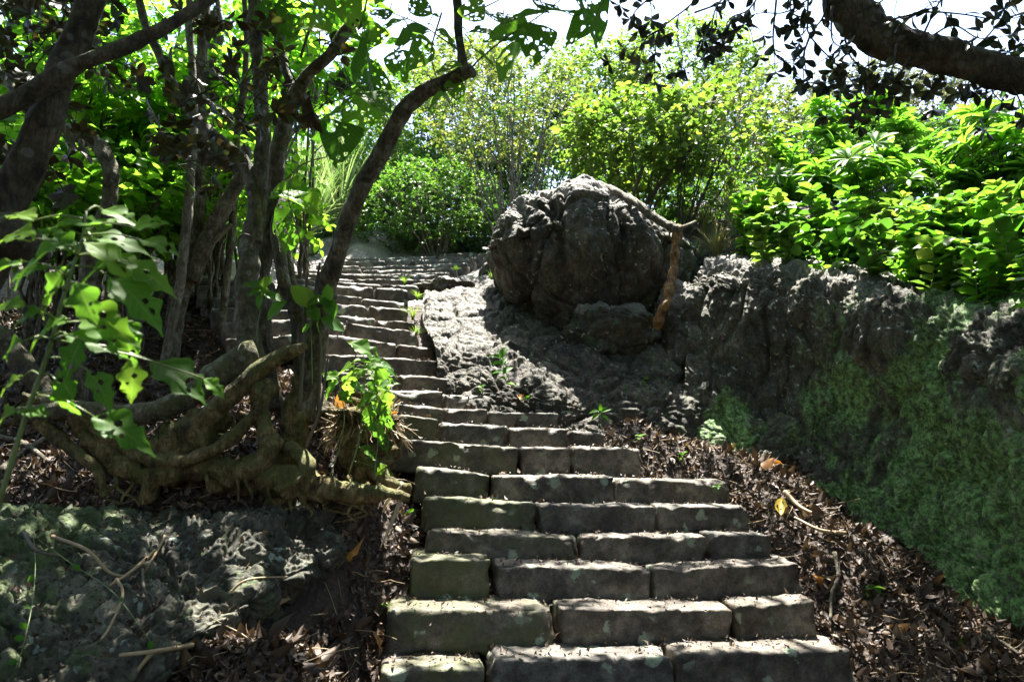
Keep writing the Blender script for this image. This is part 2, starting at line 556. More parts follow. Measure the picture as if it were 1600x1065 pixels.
def stepmat():
    m, t, b, out = nodes('dressed_stone')
    g = wcoord(t, .1, 4)
    g0 = wcoord(t)
    oi = N(t, 'ObjectInfo').outputs['Random']
    base = ramp(t, noise(t, g, 5, 8, .65), [(.34, (.048, .043, .036)), (.5, (.118, .108, .092)), (.66, (.23, .215, .185))])
    base = mix(t, mul(t, oi, .55), base, mix(t, 1.0, base, (1.2, .98, .76), 'MULTIPLY'))
    base = mix(t, ramp(t, noise(t, wcoord(t, .08, 14), 20, 8, .75), [(.40, .8), (.56, 0)]), base, mix(t, 1.0, base, (.38, .36, .33), 'MULTIPLY'))
    fine = noise(t, g0, 110, 6, .75)
    base = mix(t, ramp(t, fine, [(.4, .75), (.62, 0)]), base, mix(t, 1.0, base, (.45, .43, .4), 'MULTIPLY'))
    base = mix(t, ramp(t, noise(t, g0, 190, 3), [(.66, 0), (.74, .6)]), base, (.32, .30, .26))
    mz = attr(t, 'mos')
    mo = ramp(t, mul(t, noise(t, g0, 6, 8, .7), mz, 'ADD'), [(.74, 0), (.98, .8)])
    base = mix(t, mo, base, mix(t, noise(t, g0, 30, 3), (.035, .042, .012), (.095, .11, .03)))
    v = mul(t, vor(t, wcoord(t, .10, 12), 6.5), mul(t, noise(t, g0, 34, 5, .7), .3), 'ADD')
    gate = ramp(t, noise(t, g0, 2.2, 2), [(.44, 0), (.52, 1)])
    sp = mul(t, mul(t, ramp(t, v, [(.36, 1), (.42, 0)]), gate), ramp(t, noise(t, g0, 70, 4), [(.3, .3), (.5, .9)]))
    base = mix(t, sp, base, (.26, .31, .22))
    t.links.new(base, b.inputs['Base Color'])
    b.inputs['Roughness'].default_value = .62
    b.inputs['Specular IOR Level'].default_value = .4
    n_a = bump(t, b, noise(t, g0, 26, 8, .7), .55, .014)
    bump(t, b, fine, .5, .003, n_a)
    return m
M['step'] = stepmat()

def groundmat():
    m, t, b, out = nodes('forest_soil')
    g = wcoord(t, .2, 3)
    g0 = wcoord(t)
    soil = ramp(t, noise(t, g, 6, 8, .7), [(.3, (.022, .015, .011)), (.55, (.05, .034, .024)), (.8, (.095, .066, .048))])
    bare = ramp(t, noise(t, g, 5, 8, .7), [(.3, (.13, .115, .10)), (.5, (.26, .235, .21)), (.75, (.38, .35, .32))])
    f = ramp(t, mul(t, attr(t, 'mos'), noise(t, g0, 4, 5), 'ADD'), [(.85, 0), (1.05, 1)])
    c = mix(t, f, soil, bare)
    t.links.new(c, b.inputs['Base Color'])
    b.inputs['Roughness'].default_value = .85
    n_a = bump(t, b, mul(t, noise(t, g0, 18, 8, .75), vor(t, g0, 30), 'ADD'), .9, .03)
    bump(t, b, noise(t, g0, 90, 5, .7), .6, .006, n_a)
    return m
M['ground'] = groundmat()

# ------------------------------------------------------------------ the steps (data): left/right depth, blocks (x0, x1, y left, y right, moss)
STEPS = {
 1: (3.53, 3.86, [(595, 757, 1046, 1043, .30), (767, 1053, 1030, 1026, .12), (1058, 1335, 1020, 1014, .14)]),
 2: (3.80, 4.10, [(607, 866, 952, 949, .34), (877, 1143, 949, 950, .08), (1150, 1279, 945, 938, .22)]),
 3: (4.06, 4.34, [(642, 766, 872, 873, .42), (778, 1018, 882, 888, .15), (1021, 1253, 889, 879, .15)]),
 4: (4.32, 4.58, [(667, 905, 826, 840, .28), (908, 1106, 838, 836, .08), (1109, 1207, 834, 835, .12)]),
 5: (4.54, 4.80, [(662, 839, 777, 787, .38), (843, 1025, 788, 789, .08), (1028, 1171, 789, 790, .12)]),
 6: (4.74, 5.03, [(652, 768, 729, 742, .36), (771, 960, 743, 744, .06), (965, 1140, 748, 752, .06)]),
 7: (4.90, 5.25, [(608, 811, 684, 699, .32), (815, 893, 698, 699, .06), (896, 1000, 698, 700, .04)]),
 8: (5.04, 5.45, [(607, 687, 645, 654, .34), (690, 794, 659, 665, .02), (796, 892, 667, 669, .02), (894, 946, 673, 678, .04)]),
 9: (5.22, 5.62, [(575, 694, 626, 637, .16), (696, 762, 637, 638, .0), (764, 874, 642, 644, .02)]),
 10: (5.40, 5.76, [(556, 692, 606, 611, .0), (695, 782, 614, 617, .10)]),
 11: (5.50, 5.94, [(530, 623, 580, 585, .05), (625, 744, 584, 593, .14)]),
 12: (5.60, 6.15, [(470, 594, 551, 556, .08), (597, 717, 557, 566, .10)]),
 13: (5.70, 6.40, [(350, 470, 528, 522, .10), (473, 621, 516, 536, .05), (623, 680, 537, 545, .02)]),
 14: (5.85, 6.60, [(344, 478, 502, 496, .10), (480, 538, 494, 503, .02), (540, 656, 503, 517, .06)]),
 15: (6.05, 6.85, [(330, 462, 479, 484, .12), (464, 586, 484, 497, .03), (588, 650, 498, 503, .04)]),
 16: (6.30, 7.10, [(314, 440, 463, 468, .12), (442, 575, 465, 477, .03), (577, 638, 477, 483, .08)]),
 17: (6.60, 7.40, [(307, 430, 443, 452, .14), (432, 565, 452, 464, .03), (567, 634, 465, 471, .04)]),
 18: (6.95, 7.65, [(304, 430, 432, 440, .14), (432, 584, 442, 448, .03), (586, 639, 449, 451, .04)]),
 19: (7.55, 8.05, [(440, 478, 433, 435, .1), (479, 596, 436, 444, .03), (598, 654, 443, 446, .04)]),
 20: (8.10, 8.42, [(440, 554, 428, 436, .03), (556, 665, 435, 436, .04)]),
 21: (8.60, 8.78, [(446, 625, 425, 429, .03), (627, 684, 429, 427, .04)]),
 22: (9.15, 9.25, [(449, 504, 423, 426, .03), (505, 602, 426, 428, .03), (604, 702, 427, 424, .03)]),
 23: (9.68, 9.70, [(474, 564, 420, 421, .03), (566, 665, 421, 420, .03), (666, 714, 420, 418, .03)]),
 24: (10.15, 10.04, [(493, 562, 413, 415, .03), (563, 660, 416, 413, .03), (661, 731, 412, 410, .03)]),
 25: (10.55, 10.45, [(520, 601, 407, 407, .03), (603, 646, 405, 404, .03), (648, 743, 404, 405, .03)]),
 26: (10.98, 10.85, [(530, 592, 402, 402, .03), (594, 681, 402, 399, .03), (683, 756, 399, 401, .03)]),
 27: (11.45, 11.15, [(640, 682, 399, 398, .03), (684, 767, 396, 393, .03)]),
 28: (11.95, 11.65, [(700, 773, 397, 395, .03), (775, 840, 394, 392, .03)]),
}
def step_pt(n, px, py):
    Yl, Yr, bl = STEPS[n]
    x0, x1 = bl[0][0], bl[-1][1]
    t = (px - x0) / (x1 - x0)
    # interpolate in 1/Y so that the edge is a straight line on the ground
    return W(px, py, 1 / ((1 - t) / Yl + t / Yr))

# ------------------------------------------------------------------ terrain
CP = []
for n, (Yl, Yr, bl) in STEPS.items():
    a, b = step_pt(n, bl[0][0], bl[0][2]), step_pt(n, bl[-1][1], bl[-1][3])
    nx = nrm(np.array([-(b - a)[1], (b - a)[0], 0]))
    for q, dz in ((a - (b - a) * .06, -.19), (a + .2 * (b - a), -.20), ((a + b) / 2, -.20), (a + .8 * (b - a), -.20), (b + (b - a) * .05, -.12)):
        q = q + nx * .12
        CP.append([q[0], q[1], q[2] + dz])
def cp(*a):
    for (x, y, Y) in a: CP.append(list(W(x, y, Y)))
def cw(*a):
    for (x, y, z) in a: CP.append([x, y, z + EZ])
# right of the steps, below the wall
cp((1420, 1040, 3.75), (1560, 1010, 3.9), (1350, 930, 4.2), (1480, 920, 4.4), (1280, 850, 4.55), (1400, 835, 5.0), (1230, 790, 4.9),
   (1310, 770, 5.3), (1180, 740, 5.2), (1230, 725, 5.6), (1100, 715, 5.4), (1150, 700, 5.9), (1000, 680, 5.6), (1060, 685, 6.0),
   (900, 655, 5.75), (820, 630, 5.9), (780, 606, 6.0))
# left litter bank and rocks
cp((550, 1130, 3.2), (560, 1075, 3.5), (565, 1010, 3.8), (600, 915, 4.1), (520, 920, 3.75), (400, 1020, 3.0), (625, 815, 4.5), (610, 860, 4.3), (550, 835, 4.05), (250, 1075, 2.85),
   (100, 1060, 3.0), (100, 950, 3.3), (300, 920, 3.5), (-150, 950, 3.2), (420, 900, 3.85), (450, 780, 4.15), (300, 780, 4.1), (100, 770, 4.1), (-200, 780, 3.9), (-500, 900, 3.0), (500, 790, 4.2), (580, 770, 4.35))
# behind the tree
cp((560, 650, 4.9), (450, 640, 5.1), (300, 640, 5.2), (100, 640, 5.2), (-150, 660, 5.0), (520, 600, 5.35), (400, 580, 5.6), (270, 560, 6.0),
   (100, 560, 6.3), (-200, 560, 6.3), (300, 500, 6.6), (200, 470, 7.6), (50, 470, 8.0), (-300, 460, 8.0),
   (250, 420, 8.6), (330, 400, 9.0), (400, 405, 9.0), (450, 395, 9.8), (400, 375, 10.5), (520, 385, 11.0), (560, 383, 11.4), (600, 380, 11.8), (680, 385, 12.2), (740, 388, 12.6),
   (-100, 400, 9.5), (150, 380, 10.5), (300, 370, 11.0), (500, 372, 12.5), (700, 375, 14.0))
# right of the boulder, top of the wall
cp((770, 440, 8.9), (800, 400, 11.5), (900, 400, 9.5), (1000, 370, 8.6), (1080, 385, 8.0), (1200, 395, 7.2), (1350, 410, 6.6), (1500, 430, 6.2), (1700, 450, 5.6),
   (1100, 350, 10), (1300, 350, 9.5), (1500, 350, 9), (1800, 360, 8), (900, 340, 14), (1300, 320, 14), (1700, 320, 13))
cw((0.5, 2.6, -1.65), (0.5, 1.2, -1.75), (-1, 1.2, -1.6), (2, 1.2, -1.6), (-3, 1.0, -1.2), (2.6, 2.6, -1.4), (-8, 1, 0.2), (5, 1, .6), (6, 3.5, .7), (9, 6, 1.7), (-9, 6, 1.6),
   (-10, 10, 3.2), (10, 12, 3.3), (0, 20, 5.2), (-14, 20, 5.2), (14, 20, 5.2), (0, -8, -2.2), (12, -8, -1), (-12, -8, -.5), (0, -25, -3), (25, 5, 2), (-25, 5, 3), (-25, 25, 6), (25, 25, 6), (0, 35, 6.5))
CP = np.array(CP)
def _phi(r): return np.where(r > 1e-9, r * r * np.log(r + 1e-12), 0)
_A = CP[:, :2]
_K = _phi(np.linalg.norm(_A[:, None] - _A[None], axis=2)) + np.eye(len(_A)) * .02
_Pm = np.hstack([np.ones((len(_A), 1)), _A])
_Mx = np.block([[_K, _Pm], [_Pm.T, np.zeros((3, 3))]])
_w = np.linalg.solve(_Mx, np.concatenate([CP[:, 2], np.zeros(3)]))
def ground_z(x, y, rough=True):
    x = np.atleast_1d(np.asarray(x, float)); y = np.atleast_1d(np.asarray(y, float))
    shp = x.shape
    x = x.ravel(); y = y.ravel()
    xc, yc = np.clip(x, -26, 26), np.clip(y, -26, 36)
    out = np.zeros(len(x))
    for i in range(0, len(x), 20000):
        q = np.stack([xc[i:i + 20000], yc[i:i + 20000]], 1)
        out[i:i + 20000] = _phi(np.linalg.norm(q[:, None] - _A[None], axis=2)) @ _w[:-3] + _w[-3] + q @ _w[-2:]
    if rough:
        P = np.stack([x, y, x * 0], 1)
        out = out + .05 * fbm(P * 1.6, 3) + .02 * fbm(P * 8, 3)
    return out.reshape(shp)
def gz(x, y): return float(ground_z(x, y)[0])

xs = np.concatenate([-np.geomspace(400, 6.2, 22), np.arange(-6, 5, .045), np.geomspace(5.1, 400, 24)])
ys = np.concatenate([-np.geomspace(400, 1, 16), np.arange(-.5, 1.8, .2), np.arange(1.9, 8, .045), np.arange(8.05, 14, .09), np.geomspace(14.2, 500, 24)])
gx, gy = np.meshgrid(xs, ys, indexing='ij')
gzv = ground_z(gx, gy)
V = np.stack([gx.ravel(), gy.ravel(), gzv.ravel()], 1)
# bare trodden rock on the upper slope, left of and above the upper flight
bare = smooth(V[:, 1], 7.2, 8.4) * (1 - smooth(V[:, 1], 13.2, 14.5)) * smooth(V[:, 0], -5.0, -4.2) * (1 - smooth(V[:, 0], .4, 1.4))
nearm = (np.abs(V[:, 0]) < 7) & (V[:, 1] < 14) & (V[:, 1] > 1)
f1 = np.zeros(len(V)); f1[nearm] = worley(V[nearm] * 9)[0]
V[:, 2] += bare * (.03 * (0.6 - f1)) * nearm
mb = MB()
mb.add(V, grid_faces(len(xs), len(ys))[:, ::-1], .5, bare)
g = mb.build('ground', M['ground'])
tag(g, 'dark earth and bare rock of the hillside around the steps', 'ground', kind='structure')
SOLID.append((V, mb.f[0]))

# ------------------------------------------------------------------ the steps (build)
def stone(mb, A, B, depth, H, mo, seed):
    """dressed block, A and B the ends of its upper front edge"""
    rs = np.random.RandomState(seed)
    L = np.linalg.norm(B - A)
    ex = (B - A) / L
    ey = nrm(np.cross([0, 0, 1], ex)); ez = np.cross(ex, ey)
    cell = max(.014, .0035 * np.linalg.norm(A[:2]))
    n = [max(4, int(L / cell)), max(4, int(depth / (cell * 1.5))), max(4, int(H / cell))]
    h = np.array([L, depth, H]) / 2
    pts, fcs, base = [], [], 0
    for ax in range(3):
        u, v = [k for k in range(3) if k != ax]
        a = np.linspace(-1, 1, n[u] + 1); b = np.linspace(-1, 1, n[v] + 1)
        ga, gb = np.meshgrid(a, b, indexing='ij')
        for sg in (-1, 1):
            q = np.zeros((ga.size, 3)); q[:, u] = ga.ravel(); q[:, v] = gb.ravel(); q[:, ax] = sg
            pts.append(q * h)
            fa = grid_faces(n[u] + 1, n[v] + 1) + base
            if (sg > 0) == (ax == 1): fa = fa[:, ::-1]
            fcs.append(fa); base += len(q)
    q = np.vstack(pts)
    key, idx, inv = np.unique(np.round(q * 1e5).astype(np.int64), axis=0, return_index=True, return_inverse=True)
    q = q[idx]; fa = inv.ravel()[np.vstack(fcs)]
    r = .013 + .010 * rs.rand()
    r = min(r, H * .3)
    lw = np.stack([q[:, 0], q[:, 1], q[:, 2]], 1) + seed * 3.7
    r = np.clip(r * (1 + .9 * perlin(lw * 7)), .006, .035)[:, None]
    inner = np.clip(q, -(h - r), h - r)
    d = q - inner
    dn = nrm(d)
    flat = (np.abs(d) > 1e-6).sum(1) == 1
    q2 = inner + dn * r
    # dressed but worn faces: waves, pitted chips, knocked corners
    k = .011 * fbm(lw * 3, 2) + .006 * fbm(lw * 14, 4) + .003 * fbm(lw * 45, 2)
    ch = np.clip(perlin(lw * 6 + 40) - .20, 0, 1) * .085 + np.clip(perlin(lw * 15 + 20) - .25, 0, 1) * .04
    edge = np.clip(1 - np.min(np.sort(h - np.abs(q), axis=1)[:, 1:2], axis=1) / .07, 0, 1)
    k = k - ch * edge
    q2 = q2 + dn * k[:, None]
    # ends narrower or slanted like hand-cut stone
    q2[:, 0] *= 1 + .03 * q2[:, 2] / H * rs.uniform(-1, 1)
    q2[:, 1] += .05 * rs.uniform(-1, 1) * q2[:, 2] / H * .4
    c = (A + B) / 2 + ey * h[1] - ez * h[2]
    Pw = c + q2 @ np.stack([ex, ey, ez])
    mb.add(Pw, fa, rs.rand(), np.clip(mo + .06 * perlin(Pw * 3) , 0, 1))
    SOLID.append((Pw, fa))

ORD = ['lowest', 'second', 'third', 'fourth', 'fifth', 'sixth', 'seventh', 'eighth', 'ninth', 'tenth', 'eleventh', 'twelfth', 'thirteenth', 'fourteenth']
sid = 0
for n, (Yl, Yr, bl) in STEPS.items():
    a = step_pt(n, bl[0][0], bl[0][2]); b = step_pt(n, bl[-1][1], bl[-1][3])
    look = ('with broad worn blocks and lichen discs' if n == 1 else 'with a mossy left block and a deep tread' if n == 2 else
            'mossy at its left end' if n < 8 else 'of warm brown blocks beside the straw stump' if n in (8, 9) else
            'ending against the rock ledge' if n < 13 else 'passing behind the gnarled tree' if n < 19 else 'of thin blocks on the curved upper flight')
    if n <= 14: lab = ORD[n - 1] + ' stone step from the bottom ' + look
    else:
        k = 28 - n
        lab = ('topmost' if k == 0 else ORD[k]) + ' stone step counted down from the top ' + look
    lab = ' '.join(lab.split()[:16])
    root = thing('stone_step', (a + b) / 2 - np.array([0, 0, .18]), lab, 'step', 'stone steps climbing the hillside')
    dep = .50 if n <= 3 else .42 if n < 18 else .5
    for (x0, x1, ya, yb, mo) in bl:
        sid += 1
        A = step_pt(n, x0, ya); B = step_pt(n, x1, yb)
        m_ = MB(); stone(m_, A, B, dep, .235 if n < 14 else .24, mo, sid)
        m_.build('stone_block', M['step'], root)
root = None

# ------------------------------------------------------------------ rocks
def patch(name, rows, nu, nv, disp, mat, mos=None, flip=False, parent=None):
    """rows: list of rows of world points; rows go bottom to top, points left to right"""
    Rw = np.array(rows, float)
    A = np.stack([cr(Rw[i], nv) for i in range(len(Rw))])          # rows x nv x 3
    G = np.stack([cr(A[:, j], nu) for j in range(nv)], 1)          # nu x nv x 3
    du = np.gradient(G, axis=0); dv = np.gradient(G, axis=1)
    Nn = nrm(np.cross(dv, du).reshape(-1, 3))
    P = G.reshape(-1, 3)
    if flip: Nn = -Nn
    m_ = MB()
    d, mo = disp(P, Nn)
    cap = smooth(Nn[:, 2] + .2 * perlin(P * 2), .25, .8)  # up-facing rock gets the paler, sunlit-looking tone
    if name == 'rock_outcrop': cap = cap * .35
    if name == 'rock_ledge': cap = .62 * cap * (1 - .8 * smooth(P[:, 0], -.4, .5))  # sunlit left side of the ledge painted paler than the rest
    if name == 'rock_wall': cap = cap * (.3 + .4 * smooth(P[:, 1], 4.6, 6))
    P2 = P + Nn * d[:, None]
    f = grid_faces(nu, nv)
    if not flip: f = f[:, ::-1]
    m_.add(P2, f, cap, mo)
    SOLID.append((P2, f))
    return m_.build(name, mat, parent)

def lava(P, Nn, flute=.45, big=.12, lump=.03, crack=.03, fine=.014, cap=1.0, q=1.0):
    """old lava rock: fluted sides, pitted knobbly tops"""
    up = smooth(Nn[:, 2] + .25 * perlin(P * 2), .35, .75)
    S1 = np.array([1, 1, flute])
    d = big * fbm(P * 1.1 * q, 3)
    wp = P + .12 * np.stack([perlin(P * 3 + a * 7) for a in range(3)], 1)
    F1, F2 = worley(wp * S1 * 3.4 * q)
    d += lump * 1.3 * (.6 - F1) - crack * (1 - smooth(F2 - F1, 0, .16))
    G1, G2 = worley(wp * (S1 * (1 - up)[:, None] + up[:, None]) * 10.5 * q)
    d += lump * .55 * (.6 - G1) - crack * .35 * (1 - smooth(G2 - G1, 0, .2))
    H1, H2 = worley(wp * 27)
    d += (.010 + .020 * up * cap) * (.55 - H1)
    d += fine * fbm(P * 9, 4) * (1 + .8 * up * cap)
    return d, up

# the long mossy wall on the right
wall_rows = [
 [W(1030, 760, 5.9), W(1205, 770, 5.4), W(1335, 850, 4.9), W(1470, 950, 4.35), W(1600, 1075, 3.8), W(1900, 1250, 3.1), np.array([3.1, 1.2, -1.9 + EZ])],
 [W(1062, 690, 6.1), W(1200, 705, 5.7), W(1325, 775, 5.2), W(1455, 860, 4.6), W(1592, 985, 4.0), W(1880, 1150, 3.3), np.array([3.0, 1.2, -1.3 + EZ])],
 [W(1070, 620, 6.2), W(1190, 640, 5.9), W(1300, 700, 5.45), W(1425, 770, 4.85), W(1575, 860, 4.15), W(1860, 980, 3.3), np.array([2.95, 1.2, -.8 + EZ])],
 [W(1072, 550, 6.35), W(1185, 565, 6.1), W(1295, 620, 5.6), W(1430, 670, 4.95), W(1570, 740, 4.15), W(1850, 830, 3.25), np.array([2.85, 1.2, -.3 + EZ])],
 [W(1078, 480, 6.5), W(1200, 500, 6.0), W(1315, 545, 5.35), W(1445, 590, 4.75), W(1580, 640, 3.95), W(1850, 710, 3.15), np.array([2.75, 1.2, .1 + EZ])],
 [W(1080, 430, 6.6), W(1210, 443, 6.0), W(1330, 475, 5.3), W(1450, 520, 4.7), W(1595, 560, 3.85), W(1850, 620, 3.1), np.array([2.75, 1.2, .5 + EZ])],
 [W(1100, 402, 6.9), W(1222, 410, 6.3), W(1342, 432, 5.65), W(1460, 462, 5.05), W(1610, 485, 4.2), W(1850, 520, 3.4), np.array([3.0, 1.2, .8 + EZ])],
 [W(1125, 402, 7.7), W(1250, 408, 7.2), W(1380, 425, 6.5), W(1510, 440, 5.8), W(1690, 455, 5.0), W(1950, 480, 4.2), np.array([4.0, 1.2, .75 + EZ])],
 [W(1130, 425, 8.3), W(1260, 440, 7.8), W(1400, 460, 7.1), W(1540, 480, 6.4), W(1740, 500, 5.6), W(2000, 520, 4.8), np.array([5.0, 1.2, .3 + EZ])],
]
def wall_disp(P, Nn):
    d, up = lava(P, Nn, .34, .10, .034, .042, .018)
    # overhanging brow and hollows beneath it
    gr = smooth(perlin(P * 1.3 + 3) + .15, -.2, .5)
    far = smooth(P[:, 1], 4.9, 6.0)
    low = 1 - smooth(P[:, 2] - EZ, -.2 + .0, 1.1)
    pa = smooth(perlin(P * np.array([1.6, 1.6, 1.0]) + 8) + .6 * perlin(P * np.array([4, 4, 2.0])), -.35, .20)
    mo = .19 + .48 * low * (.35 + .65 * pa) + .20 * (1 - far) * (1 - low) * pa
    mo = mo * (1 - .55 * up * far)
    return d, mo
o = patch('rock_wall', wall_rows, 300, 420, wall_disp, M['rock_wall'])
tag(o, 'long fluted dark rock wall with green moss rising right of the lower steps', 'rock wall')

ledge_rows = [
 [W(672, 640, 5.75), W(760, 690, 5.45), W(870, 730, 5.35), W(980, 760, 5.5), W(1110, 770, 5.8)],
 [W(684, 580, 5.98), W(757, 635, 5.68), W(868, 668, 5.55), W(975, 692, 5.7), W(1110, 700, 6.0)],
 [W(680, 548, 6.20), W(752, 588, 5.90), W(868, 612, 5.72), W(980, 628, 5.9), W(1110, 610, 6.35)],
 [W(668, 515, 6.55), W(742, 533, 6.35), W(850, 552, 6.2), W(970, 560, 6.35), W(1110, 530, 6.8)],
 [W(660, 482, 7.1), W(740, 486, 7.1), W(840, 500, 6.95), W(960, 500, 7.0), W(1110, 470, 7.3)],
 [W(668, 457, 7.8), W(745, 452, 7.9), W(850, 450, 7.9), W(980, 440, 8.0), W(1110, 430, 7.9)],
 [W(700, 442, 8.5), W(775, 428, 8.9), W(880, 425, 9.0), W(1000, 420, 9.0), W(1110, 410, 8.8)],
 [W(745, 432, 9.0), W(800, 430, 9.6), W(900, 440, 9.8), W(1000, 450, 9.8), W(1110, 450, 9.4)],
]
def ledge_disp(P, Nn):
    d, up = lava(P, Nn, .8, .07, .042, .035, .012, q=.9, cap=.6)
    return d, .18 + .08 * perlin(P * 1.5) + .12 * smooth(P[:, 0], .2, 1.6)
o = patch('rock_ledge', ledge_rows, 260, 260, ledge_disp, M['rock'])
tag(o, 'sloping pitted rock ledge between the steps and the great boulder', 'rock ledge')

# the great boulder
def boulder():
    nu, nv = 250, 420
    th = np.linspace(.02, math.pi - .02, nu); ph = np.linspace(0, 2 * math.pi, nv, endpoint=False)
    T, Pp = np.meshgrid(th, ph, indexing='ij')
    z = np.sign(np.cos(T)) * np.abs(np.cos(T)) ** .72; s = np.sin(T) ** .62
    x = s * np.sign(np.cos(Pp)) * np.abs(np.cos(Pp)) ** .8
    y = s * np.sign(np.sin(Pp)) * np.abs(np.sin(Pp)) ** .85
    D = np.stack([x, y, z], -1).reshape(-1, 3)
    c = np.array([.86, 7.55, 1.92 + EZ])
    P = D * np.array([1.06, 1.0, 1.02])
    zz = P[:, 2].copy()
    P[:, 0] -= .20 * np.clip(zz, 0, 1) ** 1.5
    # undercut to the lower left, flat-ish sloping cap, lower right shoulder
    under = np.clip(-zz - .05, 0, 1)
    P[:, 0] += np.where(P[:, 0] < 0, .34 * under ** .9, 0)
    P[:, 0] += np.where(P[:, 0] < 0, -.06 * np.exp(-((zz - .35) / .3) ** 2), 0)
    P[:, 1] += np.where(P[:, 1] < 0, .25 * under, 0)
    sh = np.clip(P[:, 0] - .05, 0, 2)
    P[:, 2] = np.where(zz > 0, zz * (1 - .46 * sh ** 1.0), zz)
    P[:, 2] -= np.where(P[:, 0] < -.35, .42 * (-.35 - P[:, 0]) * (zz > 0) * zz, 0)
    P[:, 2] += np.where(zz > .3, .10 * (P[:, 1]) , 0)
    P[:, 0] = np.where(P[:, 0] > .2, .2 + (P[:, 0] - .2) * 1.16, P[:, 0])
    zt = .84 - .40 * np.clip(P[:, 0] - .05, 0, 2) + .30 * P[:, 1] + .30 * np.clip(-.45 - P[:, 0], -1, 0) * 0
    P[:, 2] = np.where(P[:, 2] > zt, zt + (P[:, 2] - zt) * .35, P[:, 2])
    P = P + c
    G = P.reshape(nu, nv, 3)
    du = np.gradient(G, axis=0)
    dv = (np.roll(G, -1, 1) - np.roll(G, 1, 1)) / 2
    Nn = nrm(np.cross(du, dv).reshape(-1, 3))
    if (Nn * D).sum(1).mean() < 0: Nn = -Nn
    d, up = lava(P, Nn, .38, .06, .036, .03, .016)
    B1, B2 = worley((P + .1 * np.stack([perlin(P * 2 + a * 5) for a in range(3)], 1)) * np.array([1.5, 1.5, .9]) + 4.4)
    d += .11 * (.55 - B1) - .05 * (1 - smooth(B2 - B1, 0, .06))
    # deep cleft down the front right of the middle, a slanting one left of it
    xl = P[:, 0] - c[0]; zl = P[:, 2] - c[2]
    cl = np.exp(-((xl - .18 - .10 * perlin(P * 2) + .05 * zl) / .045) ** 2) * smooth(zl, -.3, .1) * (D[:, 1] < .3)
    c2 = np.exp(-((xl + .38 + .12 * zl - .08 * perlin(P * 2 + 5)) / .05) ** 2) * smooth(zl, -.6, -.2) * (1 - smooth(zl, .5, .8)) * (D[:, 1] < .2)
    c3 = np.exp(-((xl + .72 + .10 * zl - .08 * perlin(P * 2 + 8)) / .05) ** 2) * (1 - smooth(zl, .5, .8)) * (D[:, 1] < .3)
    d = d - .13 * cl - .09 * c2 - .08 * c3
    # the front left block bulges forward
    d = d + .10 * np.exp(-((xl + .1) / .3) ** 2) * smooth(zl, -.4, .3) * (D[:, 1] < 0)
    P = P + Nn * d[:, None]
    fs = [grid_faces(nu, nv, True)]
    j = np.arange(nv); j2 = (j + 1) % nv
    P = np.vstack([P, P[:nv].mean(0), P[-nv:].mean(0)])
    fs += [np.stack([j2, j, np.full(nv, nu * nv)], 1), np.stack([(nu - 1) * nv + j, (nu - 1) * nv + j2, np.full(nv, nu * nv + 1)], 1)]
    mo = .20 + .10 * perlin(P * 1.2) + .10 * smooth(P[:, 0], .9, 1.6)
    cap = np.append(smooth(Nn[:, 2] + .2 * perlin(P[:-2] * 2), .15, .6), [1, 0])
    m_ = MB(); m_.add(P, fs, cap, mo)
    SOLID.append((P, fs[0]))
    o = m_.build('boulder', M['rock'])
    tag(o, 'great undercut boulder with a sunlit pitted cap beside the upper steps', 'boulder')
boulder()

# squat knuckle of rock at the boulder's foot
def lumprock(name, c, rad, label, mat, seed=0, nu=90, nv=130, mo=.2, kw={}):
    th = np.linspace(.03, math.pi - .03, nu); ph = np.linspace(0, 2 * math.pi, nv, endpoint=False)
    T, Pp = np.meshgrid(th, ph, indexing='ij')
    s = np.sin(T) ** .75
    D = np.stack([s * np.cos(Pp), s * np.sin(Pp), np.cos(T)], -1).reshape(-1, 3)
    P = D * np.array(rad) * (1 + .22 * perlin(D * 1.4 + seed * 5))[:, None] + np.array(c)
    d, up = lava(P, D, **{**dict(flute=.7, big=.06, lump=.035, crack=.025, fine=.014), **kw})
    P = P + nrm(D) * d[:, None]
    j = np.arange(nv); j2 = (j + 1) % nv
    fs = [grid_faces(nu, nv, True)]
    P = np.vstack([P, P[:nv].mean(0), P[-nv:].mean(0)])
    fs += [np.stack([j2, j, np.full(nv, nu * nv)], 1), np.stack([(nu - 1) * nv + j, (nu - 1) * nv + j2, np.full(nv, nu * nv + 1)], 1)]
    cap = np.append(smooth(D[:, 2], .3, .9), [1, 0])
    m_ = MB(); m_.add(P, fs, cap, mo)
    SOLID.append((P, fs[0]))
    o = m_.build(name, mat)
    return tag(o, label, 'rock')
lumprock('rock', W(960, 515, 6.62), (.46, .30, .26), 'squat cracked rock wedged under the front of the great boulder', M['rock'], 3, mo=.3)
lumprock('rock', W(1065, 540, 6.75), (.30, .35, .62), 'dark rock filling the gap between boulder and mossy wall', M['rock'], 5, mo=.25)
lumprock('rock', W(775, 430, 9.35), (.22, .22, .16), 'small dark stone beside the grass tuft at the top steps', M['rock'], 6, nu=50, nv=70)
lumprock('rock', W(700, 452, 8.3), (.42, .30, .10), 'flat slab of bare rock at the right end of the upper steps', M['rock'], 8, nu=60, nv=90)

